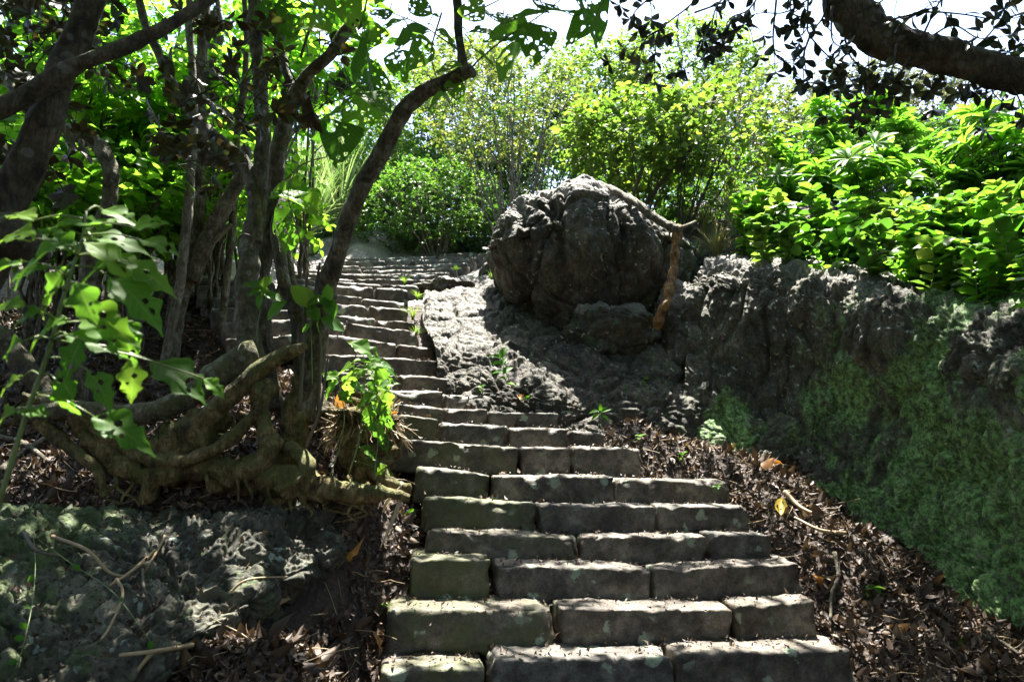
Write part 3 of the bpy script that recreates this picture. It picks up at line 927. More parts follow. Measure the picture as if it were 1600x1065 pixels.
# grey outcrop at lower left
out_rows = [
 [W(-420, 1250, 2.2), W(-150, 1230, 2.25), W(60, 1180, 2.35), W(240, 1110, 2.8), W(370, 1010, 3.3), W(470, 935, 3.75), W(540, 880, 4.1)],
 [W(-400, 1120, 2.4), W(-150, 1100, 2.45), W(60, 1075, 2.55), W(220, 1060, 2.65), W(340, 985, 3.05), W(455, 905, 3.45), W(545, 862, 3.85)],
 [W(-380, 1000, 2.6), W(-150, 980, 2.65), W(50, 970, 2.75), W(200, 960, 2.85), W(320, 915, 3.15), W(430, 868, 3.55), W(535, 838, 3.95)],
 [W(-380, 900, 2.95), W(-150, 880, 3.0), W(50, 885, 3.05), W(190, 885, 3.1), W(310, 862, 3.35), W(420, 835, 3.65), W(525, 815, 4.0)],
 [W(-380, 830, 3.4), W(-150, 815, 3.4), W(50, 822, 3.4), W(190, 818, 3.45), W(310, 808, 3.6), W(420, 795, 3.85), W(525, 795, 4.1)],
 [W(-380, 800, 3.8), W(-150, 790, 3.8), W(50, 800, 3.8), W(190, 798, 3.85), W(310, 792, 3.95), W(420, 788, 4.1), W(525, 795, 4.3)],
 [W(-380, 850, 4.2), W(-150, 850, 4.2), W(50, 860, 4.2), W(190, 860, 4.25), W(310, 850, 4.35), W(420, 840, 4.4), W(525, 830, 4.5)],
]
def out_disp(P, Nn):
    d, up = lava(P, Nn, 1.0, .10, .04, .035, .016, q=.95)
    return d, .26 + .25 * smooth(-P[:, 0], 1.6, 2.4) + .12 * perlin(P * 2)
o = patch('rock_outcrop', out_rows, 260, 420, out_disp, M['outcrop'])
tag(o, 'grey green knobbly outcrop in shade below the gnarled tree roots', 'rock outcrop')

# ------------------------------------------------------------------ ray tests against the solid ground, steps and rocks
NG, NS = len(SOLID[0][1]), 0
allv, allf, off = [], [], 0
for v_, f_ in SOLID:
    allv.append(v_); allf.append(f_ + off); off += len(v_)
allv = np.vstack(allv); allf = np.vstack(allf)
BV = BVHTree.FromPolygons(allv.tolist(), allf.tolist())
def drop(x, y, z0=9.0):
    h = BV.ray_cast(Vector((x, y, z0)), Vector((0, 0, -1)))
    return h
stepC = np.array([[*(step_pt(n, (bl[0][0] + bl[-1][1]) / 2, bl[0][2]))[:2]] for n, (_, _, bl) in STEPS.items()])

HOLES = [(1010, 743, 120, 10), (820, 746, 70, 6), (700, 738, 50, 7), (965, 833, 90, 7), (1110, 836, 60, 4), (700, 936, 60, 12), (820, 935, 50, 9), (1040, 944, 120, 9), (1205, 932, 60, 8), (700, 1030, 60, 14), (900, 1014, 140, 14), (1200, 1010, 140, 9),
         (560, 860, 60, 50), (560, 950, 36, 30), (600, 800, 30, 25), (500, 835, 34, 22), (340, 885, 22, 50), (392, 880, 22, 40), (370, 935, 22, 24), (155, 858, 12, 16), (8, 900, 18, 50), (275, 818, 14, 8),
         (575, 640, 50, 60), (520, 772, 90, 10), (290, 766, 14, 8), (212, 655, 30, 12), (60, 725, 40, 20), (1325, 925, 26, 40), (1340, 1010, 50, 22), (1230, 765, 40, 12), (1060, 700, 90, 12), (460, 1000, 26, 20), (520, 1010, 30, 26), (1110, 792, 50, 4), (760, 785, 60, 4),
         (300, 560, 60, 40), (200, 570, 50, 30), (700, 880, 40, 3), (900, 885, 70, 3), (440, 600, 22, 14), (230, 835, 12, 16), (420, 960, 14, 20)]
def openness(u, v):
    if v < 0: return 1.0
    for (x, y, a, b) in HOLES:
        if ((u - x) / (a * 1.1)) ** 2 + ((v - y) / (b * 1.2 + 3)) ** 2 < 1: return 1.0
    if u > 1060:
        top = 402 + (u - 1060) * .13
        edge = top + (55 if u < 1330 else 14)
        return 1.0 if v < edge else .0
    if u > 760:
        if v < 560: return 1.0
        if v > 655 and v < 700 and u < 950: return .9
        return .0
    if u > 560:
        if v < 570: return 1.0
        if u < 690: return 1.0 if v < 700 else .0
        return .9 if v > 628 and v < 700 else .15
    if v < 500 or (u > 440 and v < 600): return 1.0
    return .05

# places that stand in the sun: no leaf overhead may hang on the line from them to the sun
SUNNY = [(W(120, 500, 1.35), .16), (W(200, 400, 1.35), .10), (W(60, 600, 1.35), .10), (W(575, 600, 4.1), .40), (W(560, 900, 3.9), .30), (W(370, 900, 3.3), .22), (W(400, 450, 4.1), .2)]
def in_sun_way(P):
    P = np.atleast_2d(P)
    bad = np.zeros(len(P), bool)
    for c, r in SUNNY:
        d = P - c; t = d @ SUN
        bad |= (t > .25) & (np.linalg.norm(d - t[:, None] * SUN, axis=1) < r)
    return bad
# ------------------------------------------------------------------ plant helpers
np.random.seed(3); random.seed(3)
def rot_about(v, ax, a):
    ax = ax / np.linalg.norm(ax)
    return v * math.cos(a) + np.cross(ax, v) * math.sin(a) + ax * (ax @ v) * (1 - math.cos(a))

def wander(p, d, L, n, wig=.12, up=.05):
    p = np.array(p, float); d = nrm(np.array(d, float))
    pts = [p]
    for _ in range(n):
        d = nrm(d + np.random.normal(0, wig, 3) + np.array([0, 0, up]))
        p = p + d * (L / n)
        pts.append(p)
    return np.array(pts)

def leaves_on(mb, tw, T, size, per=6, whorl=0, droop=.15, start=.15, up=.6, szv=.25, ang=.9, rnd=None, mo=None):
    """leaves along a twig polyline; whorl>0 adds a rosette at the tip"""
    m = len(tw)
    if per:
        t = np.linspace(start, 1, per)
        i = np.clip((t * (m - 1)).astype(int), 0, m - 2)
        f = (t * (m - 1) - i)[:, None]
        p = tw[i] * (1 - f) + tw[i + 1] * f
        ax = nrm(tw[i + 1] - tw[i])
        side = nrm(np.cross(ax, [0.03, .05, 1.0]))
        sg = np.where(np.arange(per) % 2 == 0, 1, -1)[:, None]
        d = nrm(ax * math.cos(ang) + side * sg * math.sin(ang) + rvec(per, .25) - np.array([0, 0, droop]))
        nn = nrm(np.array([0, 0, up]) + rvec(per, .4))
        scatter(mb, T, p, d, nn, size * (1 + szv * np.random.uniform(-1, 1, per)), rnd, mo)
    if whorl:
        a = np.random.uniform(0, 6.28) + np.arange(whorl) * 2.4
        ax = nrm(tw[-1] - tw[-2])
        s1 = nrm(np.cross(ax, [0.3, .2, 1.0])); s2 = np.cross(ax, s1)
        el = np.random.uniform(.05, .8, whorl)
        d = nrm(s1 * np.cos(a)[:, None] + s2 * np.sin(a)[:, None] + ax * el[:, None])
        scatter(mb, T, np.repeat(tw[-1][None], whorl, 0), d, ax + d * -.2 + rvec(whorl, .15), size * (1 + szv * np.random.uniform(-1, 1, whorl)), rnd, mo)

def crown_plant(name, base, cen, rad, label, cat, group=None, nst=8, ntw=120, twl=.35, leaf=T_SMALL, ls=.06, lmat='l_mid', per=8, whorl=0,
                smat='twig', sr=.012, hollow=.25, up=.05, start_spread=.08, clump=1.0, droop=.15, twr=.003, base_s=None, keep=None):
    """stems fan from base into an ellipsoid crown; twigs with leaves fill the crown in clumps"""
    base = np.array(base, float); cen = np.array(cen, float); rad = np.array(rad, float)
    root = thing(name, base, label, cat, group)
    st = MB(); lf = MB()
    anchors = []
    for k in range(nst):
        u = nrm(np.random.normal(size=3)); u[2] = abs(u[2]) * .7 - .1
        tgt = cen + u * rad * R(.45, .9)
        b0 = base + np.array([R(start_spread), R(start_spread) * .6, -.1])
        mid = b0 * .5 + tgt * .5 + np.array([R(.12), R(.1), .12 * np.linalg.norm(tgt - b0)]) * (.6 if k % 2 else -.1)
        pl = cr([b0, mid * .55 + b0 * .45, mid * .6 + tgt * .4, tgt], 16)
        pl[2:] += rvec(14, .012 * np.linalg.norm(tgt - b0) / 2)
        tube(st, pl, np.linspace(sr, sr * .35, 16), 6, R(0, 1))
        anchors.append(pl)
        for _ in range(2):
            i = random.randint(6, 13)
            q = wander(pl[i], nrm(pl[i] - pl[i - 1]) + rvec(1, .5)[0], R(.3, .6) * rad.mean(), 8, .15, up)
            tube(st, q, np.linspace(sr * .45, sr * .2, 9), 5, R(0, 1))
            anchors.append(q)
    AP = np.vstack(anchors)
    sd = R(0, 50)
    made, tries = 0, 0
    while made < ntw and tries < ntw * 6:
        tries += 1
        u = nrm(np.random.normal(size=3)) * random.random() ** (1 / (3 + hollow * 4))
        p = cen + u * rad
        if clump and float(perlin(p[None] * (1.6 / rad.mean()) * 1.6 + sd)[0]) < -.12 * clump: continue
        if keep is not None and not keep(p): continue
        j = np.argmin(((AP - p) ** 2).sum(1))
        a = AP[j]
        dd = p - a; L = np.linalg.norm(dd)
        if L > .02:
            q = cr([a, (a + p) / 2 + rvec(1, .05 * L)[0], p], 5)
            tube(st, q, np.linspace(twr * 1.6, twr, 5), 4, R(0, 1), cap=False)
            AP = np.vstack([AP, q[2:]])
        tw = wander(p, nrm(dd) + u * .8 + np.array([0, 0, .2]), twl * R(.6, 1.2), 4, .2, up)
        tube(st, tw, np.linspace(twr, twr * .5, 5), 4, R(0, 1), cap=False)
        leaves_on(lf, tw, leaf, ls, per, whorl, droop, rnd=None)
        made += 1
    st.build('stems', M[smat], root)
    if lf.n: lf.build('foliage', M[lmat], root)
    return root

# ------------------------------------------------------------------ the gnarled tree at the left of the steps
gt = thing('gnarled_tree', W(440, 760, 4.2), 'old gnarled tree with coiled roots and several leaning trunks beside the steps', 'tree')
SHADE = []
def part(name, pts, mat='bark', bump=.012, mo=.10, ns=16, n=None, bf=7.0):
    k_ = .74 if name in ('trunk', 'branch') else .78
    pts = [(x, y, Y, r * k_) for x, y, Y, r in pts]
    m_, s = limb(pts, n, ns, bump, bf, mo, seed=R(0, 90))
    return m_.build(name, M[mat], gt), s
part('trunk', [(405, 590, 4.25, 20), (396, 565, 4.25, 25), (385, 500, 4.3, 23), (385, 430, 4.3, 24), (393, 370, 4.35, 21), (404, 300, 4.4, 18), (411, 220, 4.4, 17), (405, 120, 4.4, 16), (398, 0, 4.4, 15), (396, -220, 4.4, 14)])
part('trunk', [(432, 640, 4.5, 19), (418, 560, 4.5, 18), (413, 500, 4.5, 17), (410, 430, 4.5, 17), (420, 360, 4.55, 20), (428, 300, 4.6, 19), (436, 230, 4.6, 19), (452, 175, 4.6, 18)], 'bark')
part('trunk', [(500, 650, 4.3, 22), (488, 590, 4.35, 18), (478, 540, 4.4, 19), (470, 490, 4.4, 18), (447, 450, 4.4, 14), (437, 400, 4.45, 13), (432, 350, 4.5, 12), (445, 300, 4.6, 10)], 'bark')
part('trunk', [(470, 650, 4.5, 15), (468, 560, 4.55, 14), (462, 490, 4.6, 15), (450, 420, 4.6, 14), (440, 360, 4.65, 13)], 'bark_dark')
part('branch', [(440, 205, 4.6, 16), (462, 150, 4.6, 17), (480, 118, 4.55, 14), (512, 88, 4.5, 12), (540, 50, 4.5, 14), (562, 34, 4.5, 12)], 'bark')
part('branch', [(470, 165, 4.6, 12), (447, 110, 4.65, 9), (440, 50, 4.7, 8), (446, -80, 4.7, 7)], 'bark_dark')
part('branch', [(400, 380, 4.33, 12), (399, 330, 4.36, 15), (392, 275, 4.4, 15), (372, 243, 4.4, 14), (338, 215, 4.42, 14), (306, 185, 4.45, 13), (275, 140, 4.5, 11), (250, 90, 4.5, 10), (225, 30, 4.5, 9), (205, -80, 4.5, 8)])
part('limb', [(402, 555, 4.22, 30), (385, 562, 4.2, 33), (345, 585, 4.2, 29), (305, 612, 4.15, 24), (250, 640, 4.1, 21), (185, 648, 4.05, 20), (110, 640, 4.0, 18), (30, 650, 4.0, 18)], mo=.16)
part('branch', [(478, 540, 4.05, 6), (470, 543, 4.08, 11), (440, 556, 4.1, 17), (400, 585, 4.1, 20), (350, 632, 4.05, 22), (290, 690, 4.05, 30)], 'bark_root')
part('root', [(420, 600, 4.2, 14), (402, 615, 4.1, 18), (409, 660, 4.05, 17), (422, 690, 4.0, 20), (412, 720, 3.98, 24), (380, 738, 4.0, 26), (335, 735, 4.05, 30), (285, 710, 4.1, 36), (240, 690, 4.15, 38)], 'bark_root', .034, bf=11)
part('root', [(345, 640, 4.15, 24), (315, 672, 4.1, 48), (290, 690, 4.1, 52), (240, 715, 4.1, 42), (170, 675, 4.05, 30), (110, 640, 4.05, 24), (40, 630, 4.1, 20)], 'bark_root', .05, .12, 22, bf=10)
part('root', [(300, 700, 4.05, 30), (270, 735, 4.0, 24), (240, 752, 3.95, 18), (230, 785, 3.95, 14)], 'bark_root', .034, bf=11)
part('root', [(125, 650, 4.05, 24), (165, 705, 4.0, 24), (215, 742, 3.98, 20), (265, 748, 3.95, 14)], 'bark_root', .034, bf=11)
part('trunk', [(472, 590, 4.35, 20), (468, 625, 4.3, 30), (462, 665, 4.25, 30), (452, 705, 4.2, 32), (446, 740, 4.18, 38), (440, 790, 4.15, 40)], 'bark_root', .04, bf=10)
part('root', [(330, 748, 4.1, 26), (390, 752, 4.05, 22), (430, 748, 4.0, 30), (465, 752, 3.97, 32), (510, 765, 3.93, 24), (560, 772, 3.9, 18), (605, 770, 3.88, 12), (640, 778, 3.9, 7)], 'bark_root', .034, bf=11)
part('root', [(520, 640, 4.3, 12), (545, 690, 4.25, 18), (580, 730, 4.15, 16), (615, 755, 4.05, 12), (640, 762, 4.0, 8)], 'bark_root', .034, bf=11)
part('trunk', [(474, 660, 4.3, 26), (480, 615, 4.3, 24), (494, 545, 4.28, 23), (511, 450, 4.2, 21), (534, 370, 4.1, 20), (568, 290, 4.0, 19), (604, 222, 3.95, 18), (630, 175, 3.9, 18), (655, 150, 3.88, 18), (690, 131, 3.85, 18), (722, 116, 3.82, 15), (738, 109, 3.8, 15)], 'bark', .014, .02)
part('branch', [(728, 116, 3.82, 12), (722, 95, 3.8, 11), (717, 55, 3.8, 10), (714, 0, 3.8, 10), (712, -60, 3.75, 9), (690, -220, 3.7, 8)], 'bark_dark')
part('branch', [(708, 128, 3.80, 11), (712, 122, 3.76, 11), (714, 121, 3.72, 9)], 'bark_root', n=8)
part('root', [(150, 668, 4.1, 16), (200, 700, 4.0, 15), (260, 722, 3.95, 14), (330, 705, 3.95, 13), (385, 660, 4.0, 13), (430, 600, 4.1, 12)], 'bark_root', .03, bf=11)
part('root', [(60, 660, 4.0, 14), (110, 700, 3.95, 13), (150, 735, 3.9, 10), (165, 775, 3.9, 7)], 'bark_root', .03, bf=11)
part('root', [(452, 700, 4.05, 16), (480, 725, 3.95, 15), (470, 750, 3.9, 11), (430, 765, 3.9, 8)], 'bark_root', .03, bf=11)
for k in range(16):
    x = R(170, 600); y = 735 + R(12) + (20 if x > 400 else 0)
    pts = [(x, y, 4.0, 4), (x + R(14), y + 18, 3.92, 3), (x + R(25), y + 36, 3.9, 2), (x + R(38), y + 48, 3.92, 1.4)]
    m_, _ = limb(pts, 16, 7, .0); m_.build('rootlet', M['bark_root'], gt)
# bare shoots and climbing runners on the trunks
for pts in ([(498, 640, 4.2, 3), (500, 540, 4.2, 2.6), (492, 470, 4.2, 2.2), (500, 410, 4.2, 1.8)], [(478, 700, 4.0, 2.5), (500, 640, 3.95, 2.2), (512, 560, 3.95, 2)],
            [(450, 20, 4.5, 3), (418, 120, 4.45, 3), (408, 210, 4.4, 2.5)], [(375, 400, 4.2, 1.6), (372, 375, 4.18, 1.6), (382, 366, 4.16, 1.6), (400, 372, 4.16, 1.6)],
            [(470, 90, 4.4, 2.5), (490, 20, 4.4, 2.5), (500, -40, 4.4, 2)], [(430, 110, 4.3, 2.2), (432, 40, 4.3, 2), (452, -20, 4.3, 2)],
            [(468, 640, 4.1, 4), (476, 500, 4.2, 3), (480, 430, 4.2, 2)]):
    m_, _ = limb(pts, 24, 6, .0); m_.build('shoot', M['twig'], gt)

# large insect-eaten leaves of the gnarled tree
big = MB(); tw = MB()
BIG = [(640, 56, 62, 200), (614, 36, 46, 150), (590, 20, 40, 120), (652, 88, 56, 190), (697, 108, 50, 170), (672, 20, 44, 60), (569, 98, 84, 95), (588, 128, 60, 0), (548, 150, 60, 190), (561, 178, 70, 250),
       (516, 178, 50, 150), (530, 222, 70, 265), (590, 158, 60, 330), (522, 130, 50, 120), (798, 94, 96, 235), (788, 50, 72, 150), (820, 22, 76, 60), (878, 14, 80, 60), (928, 24, 88, 300), (836, 70, 60, 265),
       (678, 160, 40, 200), (697, 152, 45, 330), (714, 142, 36, 300), (742, 12, 44, 80), (776, 22, 52, 100), (752, 48, 46, 20), (450, 66, 60, 60), (440, 40, 55, 120), (490, 40, 60, 20), (505, 20, 60, 300), (455, 310, 50, 20),
       (486, 320, 46, 340), (442, 340, 50, 220), (452, 372, 42, 265), (470, 300, 40, 80), (430, 300, 40, 150), (700, 60, 44, 350), (655, 5, 40, 90), (480, 180, 50, 200), (500, 205, 44, 300), (760, 90, 44, 350), (560, 60, 55, 30),
       (420, 90, 60, 200), (420, 20, 60, 100), (470, 10, 66, 40), (525, -5, 66, 60), (545, 20, 56, 300), (580, 60, 50, 220), (625, 105, 46, 280), (665, 62, 42, 10), (850, -10, 80, 80), (905, 45, 60, 200)]
for i, (x, y, sz, an) in enumerate(BIG):
    Y = 3.75 + R(.25) if x > 500 else 4.25 + R(.2)
    a = math.radians(an)
    d = np.array([math.cos(a), R(.5), math.sin(a) * .8 - .35])
    s = sz * 1.12 * Y / F
    c = W(x, y, Y) - nrm(d) * s * .5
    n_ = nrm(np.array([R(.5), -R(.2, 1.0), R(.5, 1.0)]))
    if i % 4 == 3:
        n_ = nrm(np.array([R(.4), -1.0, .3]))
    scatter(big, T_HOLEY[i % 5], c[None], d, n_, s, R(0, 1))
    e = c + np.array([-.05 * math.cos(a), R(.05), .07 + R(.03)])
    tube(tw, cr([c, (c + e) / 2 + np.array([0, 0, .015]), e], 5), [.002, .0022, .003, .003, .003], 4)
for pts in ([(735, 108, 3.8), (752, 90, 3.8), (790, 60, 3.8), (850, 20, 3.75), (900, -20, 3.7)], [(720, 80, 3.8), (690, 60, 3.85), (660, 40, 3.9), (600, 15, 3.9)], [(716, 30, 3.8), (760, 10, 3.8), (800, -10, 3.8)],
            [(690, 20, 3.8), (674, 80, 3.85), (684, 130, 3.88)], [(555, 40, 4.4), (570, 90, 4.1), (560, 150, 4.0), (525, 205, 3.95)], [(500, 165, 4.0), (540, 152, 3.95), (570, 135, 3.95)], [(480, 410, 4.2), (462, 350, 4.2), (450, 300, 4.25), (470, 250, 4.3)]):
    p = cr([W(*q) for q in pts], 18)
    tube(tw, p, np.linspace(.006, .0025, 18), 5)
# crown above the frame and behind: same kind of leaf, plain template
def sky_leaves(mb, n, xr, yr, Yr, T, sz, dens=.0):
    x = np.random.uniform(*xr, n); y = np.random.uniform(*yr, n); Y = np.random.uniform(*Yr, n)
    P = np.array([W(a, b, c) for a, b, c in zip(x, y, Y)])
    k = (perlin(P * 1.7 + 31) > dens) & ~in_sun_way(P)
    P = P[k]
    kk = []
    for p in P:
        h = BV.ray_cast(Vector(p), Vector(-SUN))
        hu, hv = to_px(np.array(h[0])) if h[0] is not None else ([0], [0])
        kk.append(not (hv[0] > 600 and openness(hu[0], hv[0]) > .95))
    P = P[np.array(kk)]
    d = nrm(rvec(len(P)) * [1, 1, .5] - [0, 0, .25])
    scatter(mb, T, P, d, nrm([0, 0, 1] + rvec(len(P), .4)), sz * np.random.uniform(.6, 1.3, len(P)))
    return P
sky_leaves(big, 230, (395, 640), (-260, 110), (4.6, 6.2), T_BROAD, .17, -.05)
sky_leaves(big, 200, (560, 940), (-330, -20), (3.6, 5.0), T_BROAD, .17, -.1)
tw.build('twigs', M['twig'], gt)
o = big.build('foliage', M['l_big'], gt)

# young shoots of light green leaves climbing the trunk
def shoot_plant(name, stem, leaves, label, cat='sapling', mat='l_bright', T=None, smat='green_stem', r=.003, group=None, jag=True):
    p = cr([W(*q) for q in stem], 20)
    root = thing(name, p[0], label, cat, group)
    s_, l_ = MB(), MB()
    tube(s_, p, np.linspace(r * 1.3, r * .5, 20), 6)
    for k, (x, y, sz, an, Y) in enumerate(leaves):
        a = math.radians(an)
        d = nrm(np.array([math.cos(a), R(.35), math.sin(a)]))
        s = sz * 1.08 * Y / F
        c = W(x, y, Y) - d * s * .5
        n_ = nrm(np.array([R(.35), -.75 + R(.4), .8 + R(.3)]))
        TT = T or (T_LOBE[k % 3] if jag else T_BROAD)
        scatter(l_, TT, c[None], d, n_, s, R(0, 1))
        j = np.argmin(((p - c) ** 2).sum(1))
        tube(s_, cr([p[j], (p[j] + c) / 2 + np.array([0, 0, .01]), c], 5), r * .45, 4)
    s_.build('stem', M[smat], root); l_.build('leaf_spray', M[mat], root)
    return root
shoot_plant('climbing_shoot', [(400, 530, 4.05), (405, 495, 4.05), (412, 460, 4.0), (405, 440, 4.0)],
            [(395, 443, 34, 155, 4.0), (415, 440, 26, 60, 4.0), (428, 462, 30, 350, 4.0), (405, 468, 26, 250, 4.0), (430, 482, 40, 215, 4.0), (398, 455, 22, 200, 4.0), (414, 456, 22, 300, 4.0)],
            'small pale green shoot growing out of the mossy grey trunk', jag=False)
shoot_plant('climbing_shoot', [(488, 600, 4.1), (486, 520, 4.1), (484, 470, 4.1), (478, 450, 4.1)],
            [(474, 462, 46, 130, 4.1), (492, 468, 34, 30, 4.1), (490, 488, 30, 300, 4.1), (508, 470, 30, 130, 4.0), (516, 478, 36, 300, 4.0), (520, 504, 38, 340, 4.0), (512, 458, 28, 100, 4.0), (496, 510, 22, 260, 4.1), (478, 512, 22, 200, 4.1)],
            'light green runner of leaves winding round the leaning brown trunk', jag=False)

# straw and root stump with the sunlit sapling
stp = thing('straw_stump', W(570, 740, 4.3), 'rotten stump bristling with dry straw stalks beside the steps', 'stump')
m_, _ = limb([(578, 765, 4.3, 36), (576, 720, 4.3, 42), (574, 680, 4.32, 46), (570, 650, 4.35, 44), (568, 640, 4.36, 30)], 30, 26, .09, 13, .0)
m_.build('stump_wood', M['bark_root'], stp)
m_ = MB()
for _ in range(420):
    a, q = R(0, 6.28), random.random() ** .5
    b = W(572, 655, 4.33) + np.array([math.cos(a) * .17 * q, math.sin(a) * .15 * q, R(-.05, .04)])
    out = np.array([math.cos(a) * q, math.sin(a) * q, R(-.3, 1.0)])
    L = R(.05, .2)
    if random.random() < .5:
        b = b + np.array([0, 0, -.02]); out = np.array([math.cos(a) * .5, math.sin(a) * .5, -1.0]); L = R(.06, .2); b[:2] += np.array([math.cos(a), math.sin(a)]) * .05
    p = wander(b, out, L, 4, .25, -.05)
    tube(m_, p, R(.0016, .0042), 4, R(0, 1), cap=False)
m_.build('straw', M['straw'], stp)
m_ = MB()
scatter(m_, T_DEAD[2], W(530, 640, 4.2)[None], [0.1, .1, 1], [0, -1, .2], .11)
m_.build('dead_leaf', M['dead_orange'], stp); m_ = MB()
scatter(m_, T_DEAD[0], W(610, 648, 4.1)[None], [.6, .1, .3], [0, -1, .2], .05)
m_.build('dead_leaf', M['dead_orange'], stp)
lv = []
for (x, y, sz, an) in [(575, 545, 52, 340), (560, 540, 30, 130), (530, 575, 52, 180), (552, 582, 44, 200), (570, 575, 34, 60), (545, 600, 40, 250), (515, 585, 30, 150), (590, 565, 34, 10), (605, 570, 34, 350),
                       (600, 590, 40, 300), (580, 610, 42, 240), (595, 618, 48, 320), (606, 598, 32, 20), (570, 622, 36, 200), (585, 635, 30, 60), (600, 645, 40, 290), (575, 650, 34, 260), (590, 668, 36, 300), (600, 690, 34, 310),
                       (515, 605, 30, 220), (560, 560, 28, 30), (585, 585, 30, 120), (607, 625, 30, 280), (604, 660, 34, 250), (540, 620, 28, 330), (562, 603, 30, 350), (592, 733, 26, 200), (606, 742, 26, 330), (580, 705, 36, 340)]:
    lv.append((x, y, sz, an, 4.05 + R(.10)))
shoot_plant('sunlit_sapling', [(545, 740, 4.0), (560, 690, 4.02), (568, 620, 4.05), (570, 570, 4.08), (562, 535, 4.1)], lv, 'sunlit young sapling with pale lobed leaves growing from the straw stump', r=.004)
for k, st_ in enumerate(([(515, 745, 3.95), (530, 700, 3.98), (538, 650, 4.02), (530, 600, 4.05)], [(585, 740, 3.95), (590, 690, 3.98), (588, 640, 4.02)])):
    s_ = MB(); tube(s_, cr([W(*q) for q in st_], 14), np.linspace(.004, .002, 14), 5)
    tag(s_.build('plant_stem', M['green_stem']), ['thin green stem rising left of the straw stump', 'thin green stem rising right of the straw stump'][k], 'stem')

# ------------------------------------------------------------------ other trees at the left
def tree_limbs(name, lims, label, mat, group=None, cat='tree', bump=.01, ns=12, mo=.05):
    root = thing(name, W(*lims[0][0][:3]), label, cat, group)
    for k, pts in enumerate(lims):
        m_, _ = limb(pts, None, ns, bump, 8, mo, seed=k + R(0, 50))
        m_.build('trunk' if k == 0 else 'branch', M[mat], root)
    return root
dk = tree_limbs('leaning_tree', [[(-60, 480, 2.35, 46), (-20, 385, 2.3, 38), (20, 300, 2.3, 29), (64, 205, 2.3, 26), (106, 90, 2.3, 23), (146, -10, 2.3, 22), (190, -160, 2.3, 23)],
    [(-60, 380, 2.2, 40), (0, 372, 2.2, 38), (45, 385, 2.25, 28), (72, 392, 2.3, 14)],
    [(-80, 190, 2.1, 18), (0, 168, 2.15, 17), (70, 135, 2.2, 17), (124, 100, 2.2, 14), (165, 84, 2.2, 12), (205, 70, 2.25, 12), (262, 42, 2.3, 11), (330, -5, 2.4, 10), (400, -60, 2.5, 8)]],
    'thick dark mossy trunk leaning close at the left edge with a lichen spotted bough', 'bark_dark', bump=.015, ns=20)
SL = [
 ('pale slender stem rising beside the twin brown stems left of the tree', 'bark_pale', 5.6, [[(238, 620, 7), (262, 540, 7), (283, 430, 8), (293, 330, 8), (302, 210, 7), (300, 100, 6), (292, -60, 5)]]),
 ('brown stem that forks low down with one arm slanting right to the tree', 'bark', 5.8, [[(265, 590, 12), (278, 490, 12), (298, 400, 13), (310, 320, 12), (314, 230, 11), (312, 130, 9), (320, 20, 8), (330, -80, 7)], [(300, 440, 12), (325, 370, 14), (352, 320, 13), (378, 275, 11), (385, 230, 8)], [(305, 400, 6), (340, 370, 6), (362, 350, 3)]]),
 ('thin grey twisted stem left of the brown forked one', 'bark_pale', 6.0, [[(216, 600, 9), (214, 520, 9), (200, 450, 8), (205, 400, 7), (228, 350, 6), (250, 300, 5), (262, 240, 5)]]),
 ('crooked brown trunk far left bending behind the dark boughs', 'bark', 5.2, [[(125, 660, 14), (122, 560, 13), (136, 470, 13), (140, 400, 12), (165, 330, 11), (175, 270, 13), (150, 225, 12), (100, 200, 10), (40, 160, 8), (-20, 90, 7)]]),
 ('dark slanting trunk in the gloom crossing behind the lobed leaves', 'bark_dark', 4.8, [[(90, 640, 14), (50, 590, 17), (10, 540, 18), (-40, 500, 18), (-120, 440, 18)]]),
 ('slender upright stem with a fork near the tree crown', 'bark', 6.4, [[(262, 520, 6), (275, 420, 6), (298, 300, 7), (318, 200, 7), (330, 100, 8), (335, 20, 7)], [(322, 170, 5), (300, 90, 5), (290, 20, 4)], [(330, 100, 5), (345, 60, 5), (340, 0, 4)]]),
 ('grey stem with a sunlit streak leaning left behind the boughs', 'bark_pale', 7.0, [[(190, 500, 9), (178, 400, 9), (172, 300, 9), (150, 240, 8), (135, 190, 7), (132, 120, 6), (120, 20, 5)]]),
 ('thin twin stem close behind the mossy grey trunk', 'bark', 6.0, [[(345, 600, 6), (350, 480, 6), (362, 360, 6), (372, 200, 6), (385, 90, 5), (380, -40, 4)], [(362, 330, 4), (380, 160, 4), (420, 20, 3)]]),
 ('narrow dark stem standing beyond the coiled roots', 'bark_dark', 6.8, [[(232, 560, 6), (226, 420, 6), (215, 300, 6), (212, 180, 5), (205, 60, 4)]]),
 ('wavy pale stem far back among bright leaves', 'bark_pale', 8.0, [[(150, 470, 6), (162, 400, 6), (200, 330, 6), (210, 260, 5), (250, 190, 5), (262, 100, 4)]]),
]
for lab, mt, Y, L in SL:
    tree_limbs('slender_tree', [[(x, y, Y + .02 * k, r) for k, (x, y, r) in enumerate(q)] for q in L], lab, mt, 'slender trees in the thicket')
